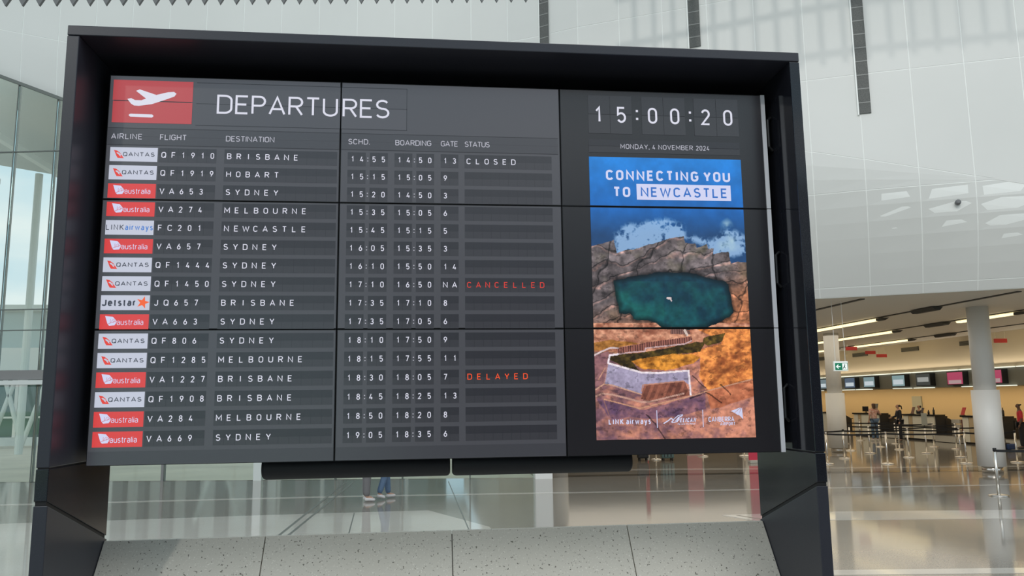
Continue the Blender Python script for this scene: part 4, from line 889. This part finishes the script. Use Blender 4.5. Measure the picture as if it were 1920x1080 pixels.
def poster_colors(a, b):
    X = a; Y = b * ASP
    wX = X + (fbm(X * 9, Y * 9, 3) - .5) * .03; wY = Y + (fbm(X * 9, Y * 9, 9) - .5) * .03
    c = np.zeros(a.shape + (3,))
    def put(mask, col):
        c[mask] = (np.broadcast_to(np.asarray(col, float), c.shape))[mask] if np.asarray(col).ndim < 3 and np.asarray(col).ndim != 2 else col[mask]
    f = lambda s, k=1, o=5: fbm(X * s, Y * s * k, 11 + s, o)
    def mixc(c1, c2, t): t = np.clip(t, 0, 1)[..., None]; return np.array(c1) * (1 - t) + np.array(c2) * t
    # sea
    sea = mixc((30, 128, 214), (28, 100, 178), b / .2); sea = mixc((0, 0, 0), (1, 1, 1), np.ones_like(a)) * sea
    t = np.clip((b - .19) / .1, 0, 1)[..., None]; sea = sea * (1 - t) + np.array((34, 72, 118)) * t
    sea = sea * (1 + (f(14) - .5)[..., None] * .25); c[:] = sea
    # foam
    for poly, s0 in ((q1([(285, 262), (400, 190), (560, 150), (700, 135), (850, 190), (868, 300), (700, 330), (560, 390), (430, 430), (300, 440)]), 0), (q1([(850, 290), (960, 285), (1100, 310), (1200, 240), (1300, 225), (1370, 270), (1400, 420), (1260, 460), (1120, 450), (1040, 360)]), 3)):
        sp_ = sc_(poly); ins = inside(wX, wY, sp_); dd = segd(wX, wY, sp_ + [sp_[0]]); ins = np.where(ins, np.clip(.45 + dd / .06, 0, 1), np.clip(.45 - dd / .05, 0, 1)); n = fbm(X * 16, Y * 16, 31 + s0); n2 = 1 - abs(fbm(X * 30, Y * 30, 5 + s0) * 2 - 1)
        k = np.clip((n * .75 + n2 * .8 - 1.05 + .42 * ins) * 3.4, 0, 1) * np.clip(ins * 1.6, 0, 1)
        c[:] = c * (1 - k[..., None] * .8) + .8 * np.array((158, 192, 230)) * k[..., None]
    sp = np.clip(1 - segd(wX, wY, sc_(q1([(1230, 190), (1250, 290), (1290, 370), (1180, 380)]))) / .05, 0, 1) * np.clip(f(22) * 2 - .5, 0, 1)
    c[:] = c * (1 - sp[..., None]) + np.array((170, 200, 214)) * sp[..., None]
    # rocks
    rock = inside(wX, wY, sc_(q1([(60, 385), (180, 350), (280, 315), (298, 430), (345, 415), (440, 400), (560, 350), (700, 305), (850, 290), (862, 345), (950, 338), (960, 375), (1050, 345), (1060, 385), (1112, 385), (1110, 430), (1240, 415), (1265, 515), (1320, 505), (1440, 505), (1460, 1100), (60, 1100)])))
    rock |= b > .6
    sx = X * .93 + Y * .37; sy = -X * .37 + Y * .93          # bedding direction, rising right
    gx = sx * 4.6 + fbm(X * 5, Y * 5, 2) * 1.0; gy = (X * .30 + Y) * 11 + fbm(X * 5, Y * 5, 8) * 2.2
    blk = vnoise(np.floor(gx) * 1.7 + .5, np.floor(gy) * 1.3 + .5, 4)
    edge = np.minimum(np.abs(gy - np.round(gy)) * 1.0, np.abs(gx - np.round(gx)) * 1.6)
    n = fbm(X * 26, Y * 26, 17); warm = np.clip((b - .40) / .22 + (X - .75) * .9 + (fbm(X * 4, Y * 4, 6) - .5) * 1.0, 0, 1)[..., None]
    rk = np.array((118, 108, 110)) * (1 - warm) + np.array((204, 132, 92)) * warm
    rk = rk * (.62 + .42 * blk + .9 * (n - .5))[..., None]
    lit = np.clip(1 - np.abs((gy - np.floor(gy)) - .14) / .12, 0, 1) * (b < .6); rk = rk + (np.array((86, 52, 40)) * (lit * np.clip(n * 1.6 - .3, 0, 1))[..., None])
    rk = rk * (1 - .62 * np.clip(1 - edge / .05, 0, 1) * (b < .6))[..., None]
    gr = np.clip(fbm(X * 7, Y * 7, 41) * 3 - 1.75, 0, 1)[..., None] * (1 - warm); rk = rk * (1 - .5 * gr) + np.array((88, 88, 48)) * .5 * gr
    c[rock] = rk[rock]
    # pool
    pool = sc_(q1([(270, 660), (330, 645), (400, 630), (560, 605), (640, 588), (760, 585), (880, 592), (960, 600), (1050, 630), (1180, 655), (1232, 690), (1250, 780), (1262, 850), (1278, 920), (1240, 968), (1180, 992), (1100, 1030), (1040, 1056), (900, 1075), (760, 1070), (690, 1056), (600, 1010), (540, 990), (430, 985), (400, 935), (315, 930), (300, 860), (285, 780)]))
    ip = inside(X + (fbm(X * 20, Y * 20, 3) - .5) * .018, Y + (fbm(X * 20, Y * 20, 9) - .5) * .018, pool)
    dp = segd(X, Y, pool + [pool[0]]); n = fbm(X * 10, Y * 10, 21); n2 = fbm(X * 34, Y * 34, 28)
    pc = mixc((20, 58, 74), (28, 96, 94), (n * 1.9 - .65) + .25 * (X < .45) - .5 * (Y < .80)); pc = pc * (.78 + .44 * n2)[..., None] * (.45 + .55 * np.clip(dp / .035, 0, 1))[..., None]
    c[ip] = pc[ip]
    rim = (~ip) & (dp < .02); c[rim] *= (.5 + .5 * dp / .02)[rim][..., None]
    sw = np.hypot(X - q1([(728, 806)])[0][0], (Y - q1([(728, 806)])[0][1] * ASP) * 2.4) < .017; c[sw] = (214, 196, 196)
    sw = segd(X, Y, sc_(q1([(738, 810), (750, 828)]))) < .004; c[sw] = (205, 190, 190)
    # sandstone around and below the pool
    lo_ = (b > .60) & ~ip; n = fbm(X * 12, Y * 20, 51); n3 = fbm(X * 38, Y * 50, 55); ridge = 1 - np.abs(2 * fbm(X * 9 - Y * 4, Y * 16 + X * 4, 61) - 1)
    sand = mixc((142, 86, 66), (232, 172, 140), n * 1.3 - .25 + (n3 - .5) * 1.3); c[lo_ & (b < .70)] = sand[lo_ & (b < .70)]
    reg = inside(wX, wY, sc_(q2([(960, 70), (1500, 60), (1500, 540), (1040, 600), (980, 480), (985, 330), (880, 300), (1180, 200)])))
    org = mixc((146, 80, 44), (228, 144, 76), n3 * 1.7 - .4 + (ridge - .7) + (fbm(X * 5, Y * 5, 77) - .5) * 1.2); org = org * (.75 + .35 * ridge)[..., None]; c[reg & lo_] = org[reg & lo_]
    base2 = (b > .66) & inside(wX, wY, sc_(q2([(60, 290), (240, 280), (420, 300), (880, 290), (985, 330), (985, 480), (1060, 610), (1500, 500), (1500, 1100), (60, 1100)])))
    prp = mixc((112, 80, 90), (200, 134, 110), n * 1.5 - .25 + (X - .40) * .7 + (n3 - .5) * .9); prp = prp * (.72 + .34 * ridge)[..., None]; c[base2] = prp[base2]
    rr2 = base2 & inside(wX, wY, sc_(q2([(1040, 600), (1500, 380), (1500, 640), (1080, 760)]))); oc = mixc((150, 84, 60), (206, 128, 92), n * 1.6 - .3 + (n3 - .5)); c[rr2] = oc[rr2]
    ds = base2 & inside(wX, wY, sc_(q2([(130, 660), (480, 760), (900, 650), (1040, 600), (1040, 760), (800, 820), (230, 830)]))); c[ds] = c[ds] * .66 + np.array((16, 14, 34))
    gm = inside(wX, wY, sc_(q2([(100, 190), (250, 170), (480, 200), (300, 235), (110, 260)]))); g1 = mixc((120, 78, 32), (196, 134, 70), n3 * 1.6 - .3); c[gm] = g1[gm]
    dg = inside(wX, wY, sc_(q2([(235, 300), (480, 275), (700, 240), (960, 190), (1030, 200), (1000, 280), (820, 290), (560, 320), (420, 350), (480, 430), (330, 385), (235, 345)]))); g2 = mixc((42, 34, 18), (104, 84, 34), n3 * 1.8 - .5); c[dg] = g2[dg]
    dg = inside(wX, wY, sc_(q2([(1020, 150), (1200, 110), (1180, 190), (1060, 225), (1010, 200)]))); c[dg] = g2[dg] * 1.25
    bu = inside(wX, wY, sc_(q2([(410, 345), (540, 315), (760, 290), (940, 300), (985, 330), (930, 380), (820, 410), (660, 425), (500, 415)]))); g3 = mixc((132, 80, 26), (228, 152, 60), n3 * 1.9 - .45 + (ridge - .7)); c[bu] = g3[bu]
    # concrete promenade
    cn = inside(X, Y, sc_(q2([(215, 372), (500, 452), (640, 458), (890, 438), (905, 560), (855, 520), (520, 545), (495, 632), (190, 536)]))); g4 = mixc((136, 126, 150), (172, 164, 190), n * 1.2 - .1 + (X < .35) * .1); c[cn] = g4[cn]
    cn = inside(X, Y, sc_(q2([(520, 548), (860, 520), (905, 640), (600, 690), (490, 665)]))); g5 = mixc((74, 42, 38), (150, 92, 74), n * 1.5 - .2 + .35 * (np.sin(X * 130 + Y * 60) > .3)); c[cn] = g5[cn]
    cn = inside(X, Y, sc_(q2([(110, 300), (220, 262), (232, 300), (215, 372), (190, 536), (110, 560)]))); g6 = mixc((120, 84, 92), (166, 118, 116), n * 1.6 - .3); c[cn] = g6[cn]
    # boardwalk
    bw = inside(X, Y, sc_(q2([(285, 238), (480, 205), (530, 192), (860, 150), (915, 140), (925, 185), (860, 212), (530, 245), (520, 265), (300, 288)]))); st2 = (np.sin(X * 420) > 0)
    g7 = np.where(st2[..., None], np.array((92, 56, 50)), np.array((150, 96, 84))); c[bw] = g7[bw]
    bw = inside(X, Y, sc_(q2([(740, 60), (840, 75), (900, 95), (910, 125), (740, 120)]))); g8 = np.where(st2[..., None], np.array((96, 68, 62)), np.array((128, 92, 84))); c[bw] = g8[bw]
    for pts, w_, col in (([(98, 302), (160, 268), (240, 234), (300, 238)], .005, (206, 186, 188)), ([(300, 290), (400, 275), (525, 266), (530, 240), (860, 205), (915, 180)], .004, (190, 160, 160)), ([(300, 290), (232, 298), (218, 364), (500, 446), (640, 450), (893, 433), (912, 645)], .0058, (226, 214, 220)),
                         ([(215, 372), (190, 536)], .003, (170, 130, 124)), ([(115, 585), (185, 540), (250, 548), (495, 628)], .0038, (196, 152, 130)), ([(115, 640), (165, 618), (260, 628), (490, 690), (560, 692), (850, 625)], .0055, (186, 144, 130)), ([(500, 600), (510, 550), (850, 520)], .004, (176, 126, 108)),
                         ([(190, 665), (480, 745), (920, 645), (1060, 603), (1460, 505)], .0038, (192, 142, 116)), ([(165, 620), (240, 830)], .003, (140, 100, 96)), ([(140, 500), (195, 405)], .0035, (190, 140, 120)), ([(860, 90), (880, 130)], .008, (210, 190, 180))):
        m_ = segd(X, Y, sc_(q2(pts))) < w_; c[m_] = col
    for pts in ([(540, 790), (620, 860), (700, 1000)], [(1160, 560), (1240, 640)], [(1040, 620), (1160, 700)], [(930, 480), (1040, 580)], [(900, 660), (1010, 640)]):
        m_ = segd(wX, wY, sc_(q2(pts))) < .004; c[m_] *= .5
    gr_ = rock & ~ip; c[gr_] *= (.88 + .30 * fbm(X * 62, Y * 62, 91, 3))[gr_][..., None]; dk_ = (fbm(X * 30, Y * 44, 95, 4) < .33) & gr_; c[dk_] *= .80
    c[:] = np.clip(c * 1.0, 0, 255)
    l = c / 255; return np.where(l <= .04045, l / 12.92, ((l + .055) / 1.055) ** 2.4)
pm = bpy.data.materials.new('lit poster picture'); pm.use_nodes = True; pt_ = pm.node_tree; pb = pt_.nodes['Principled BSDF']; ca = pt_.nodes.new('ShaderNodeVertexColor'); ca.layer_name = 'picture'
pb.inputs['Base Color'].default_value = (.006, .006, .008, 1); pb.inputs['Roughness'].default_value = .22; pb.inputs['Emission Strength'].default_value = 1.0; pt_.links.new(ca.outputs[0], pb.inputs['Emission Color'])
PU0, PU1, PV0, PV1 = 2.591, 3.479, .396, 1.966
for j in range(3):
    v0 = max(PV0, PV[j] + (.006 if j else 0)); v1 = min(PV1, PV[j + 1] - (.006 if j < 2 else 0)); nx = 360; ny = int((v1 - v0) / (PU1 - PU0) * nx)
    uu = np.linspace(PU0, PU1, nx + 1); vv = np.linspace(v0, v1, ny + 1); Ug, Vg = np.meshgrid(uu, vv)
    col = poster_colors((Ug - PU0) / (PU1 - PU0), (Vg - PV0) / (PV1 - PV0))
    par = panels[2, j]; o0 = parent_world(par)
    co = np.stack([DX + Ug - o0.x, np.full(Ug.shape, DY - .0030 - o0.y), DZ - Vg - o0.z], -1).reshape(-1, 3)
    idx = np.arange((nx + 1) * (ny + 1)).reshape(ny + 1, nx + 1)
    fc = np.stack([idx[1:, :-1], idx[1:, 1:], idx[:-1, 1:], idx[:-1, :-1]], -1).reshape(-1, 4)
    me = bpy.data.meshes.new('poster_picture'); me.vertices.add(len(co)); me.vertices.foreach_set('co', co.ravel()); me.loops.add(fc.size); me.loops.foreach_set('vertex_index', fc.ravel())
    me.polygons.add(len(fc)); me.polygons.foreach_set('loop_start', np.arange(0, fc.size, 4)); me.polygons.foreach_set('loop_total', np.full(len(fc), 4)); me.update(); me.validate()
    at = me.color_attributes.new('picture', 'FLOAT_COLOR', 'POINT'); at.data.foreach_set('color', np.concatenate([col.reshape(-1, 3), np.ones((len(co), 1))], 1).ravel().astype(np.float32))
    me.materials.append(pm); o = bpy.data.objects.new('poster_picture', me); C.objects.link(o); o.parent = par
label_text('CONNECTING', 2.685, .531, .060, .205, LM['pale'], P20, width=.537, each='letter', xs_=.98)
label_text('YOU', 3.252, .531, .060, .205, LM['pale'], P20, width=.158, each='letter', xs_=.98)
label_text('TO', 2.724, .628, .060, .205, LM['pale'], P20, width=.098, each='letter', xs_=.98)
mb = MB(); rectmb(mb, 2.859, 3.409, .550, .641, 3.6); mb.build('poster_box', LM['pale'], P20)
label_text('NEWCASTLE', 2.882, .625, .057, .165, LM['bluebox'], P20, width=.505, l=5, each='letter')
P22 = panels[2, 2]; mb = MB()
add_text(mb, 0, 'LINK', 2.659, 1.885, .029, .19, width=.082, xs_=.86); add_text(mb, 0, 'airways', 2.755, 1.885, .031, .17, width=.137, xs_=.95)
mb.build('poster_logo', LM['pale'], P22)
mb = MB()
for u in (2.9265, 3.1835): rectmb(mb, u - .002, u + .002, 1.813, 1.906, 4)
mb.build('divider_line', LM['pale'], P22)
mb = MB()
for pts, w_ in (([(2.962, 1.884), (2.990, 1.868), (3.005, 1.856), (3.018, 1.866), (3.006, 1.878)], .006), ([(3.008, 1.880), (3.034, 1.876), (3.050, 1.852), (3.070, 1.842)], .0045), ([(3.020, 1.862), (3.045, 1.842), (3.072, 1.838)], .004), ([(3.028, 1.872), (3.048, 1.850), (3.066, 1.845)], .004)):
    for q in ribbon([(a, -b) for a, b in pts], w_): mb.poly([wx(p.x, -p.y, 4) for p in q])
add_text(mb, 0, 'PELICAN', 3.036, 1.879, .024, .20, width=.105, slant=.25, xs_=.72); add_text(mb, 0, 'Fly Local. Fly Pelican', 3.04, 1.892, .009, .16, width=.098, slant=.2, xs_=.8)
mb.build('poster_logo', LM['pale'], P22)
mb = MB(); add_text(mb, 0, 'CANBERRA', 3.214, 1.879, .027, .16, width=.146, xs_=.80); add_text(mb, 0, 'AIRPORT', 3.278, 1.9, .019, .15, width=.085, slant=.12, xs_=.75)
for tri in (((3.343, 1.822), (3.400, 1.803), (3.362, 1.832)), ((3.364, 1.833), (3.403, 1.804), (3.384, 1.846)), ((3.386, 1.842), (3.407, 1.804), (3.410, 1.867))): polym(mb, tri, 4)
mb.build('poster_logo', LM['pale'], P22)
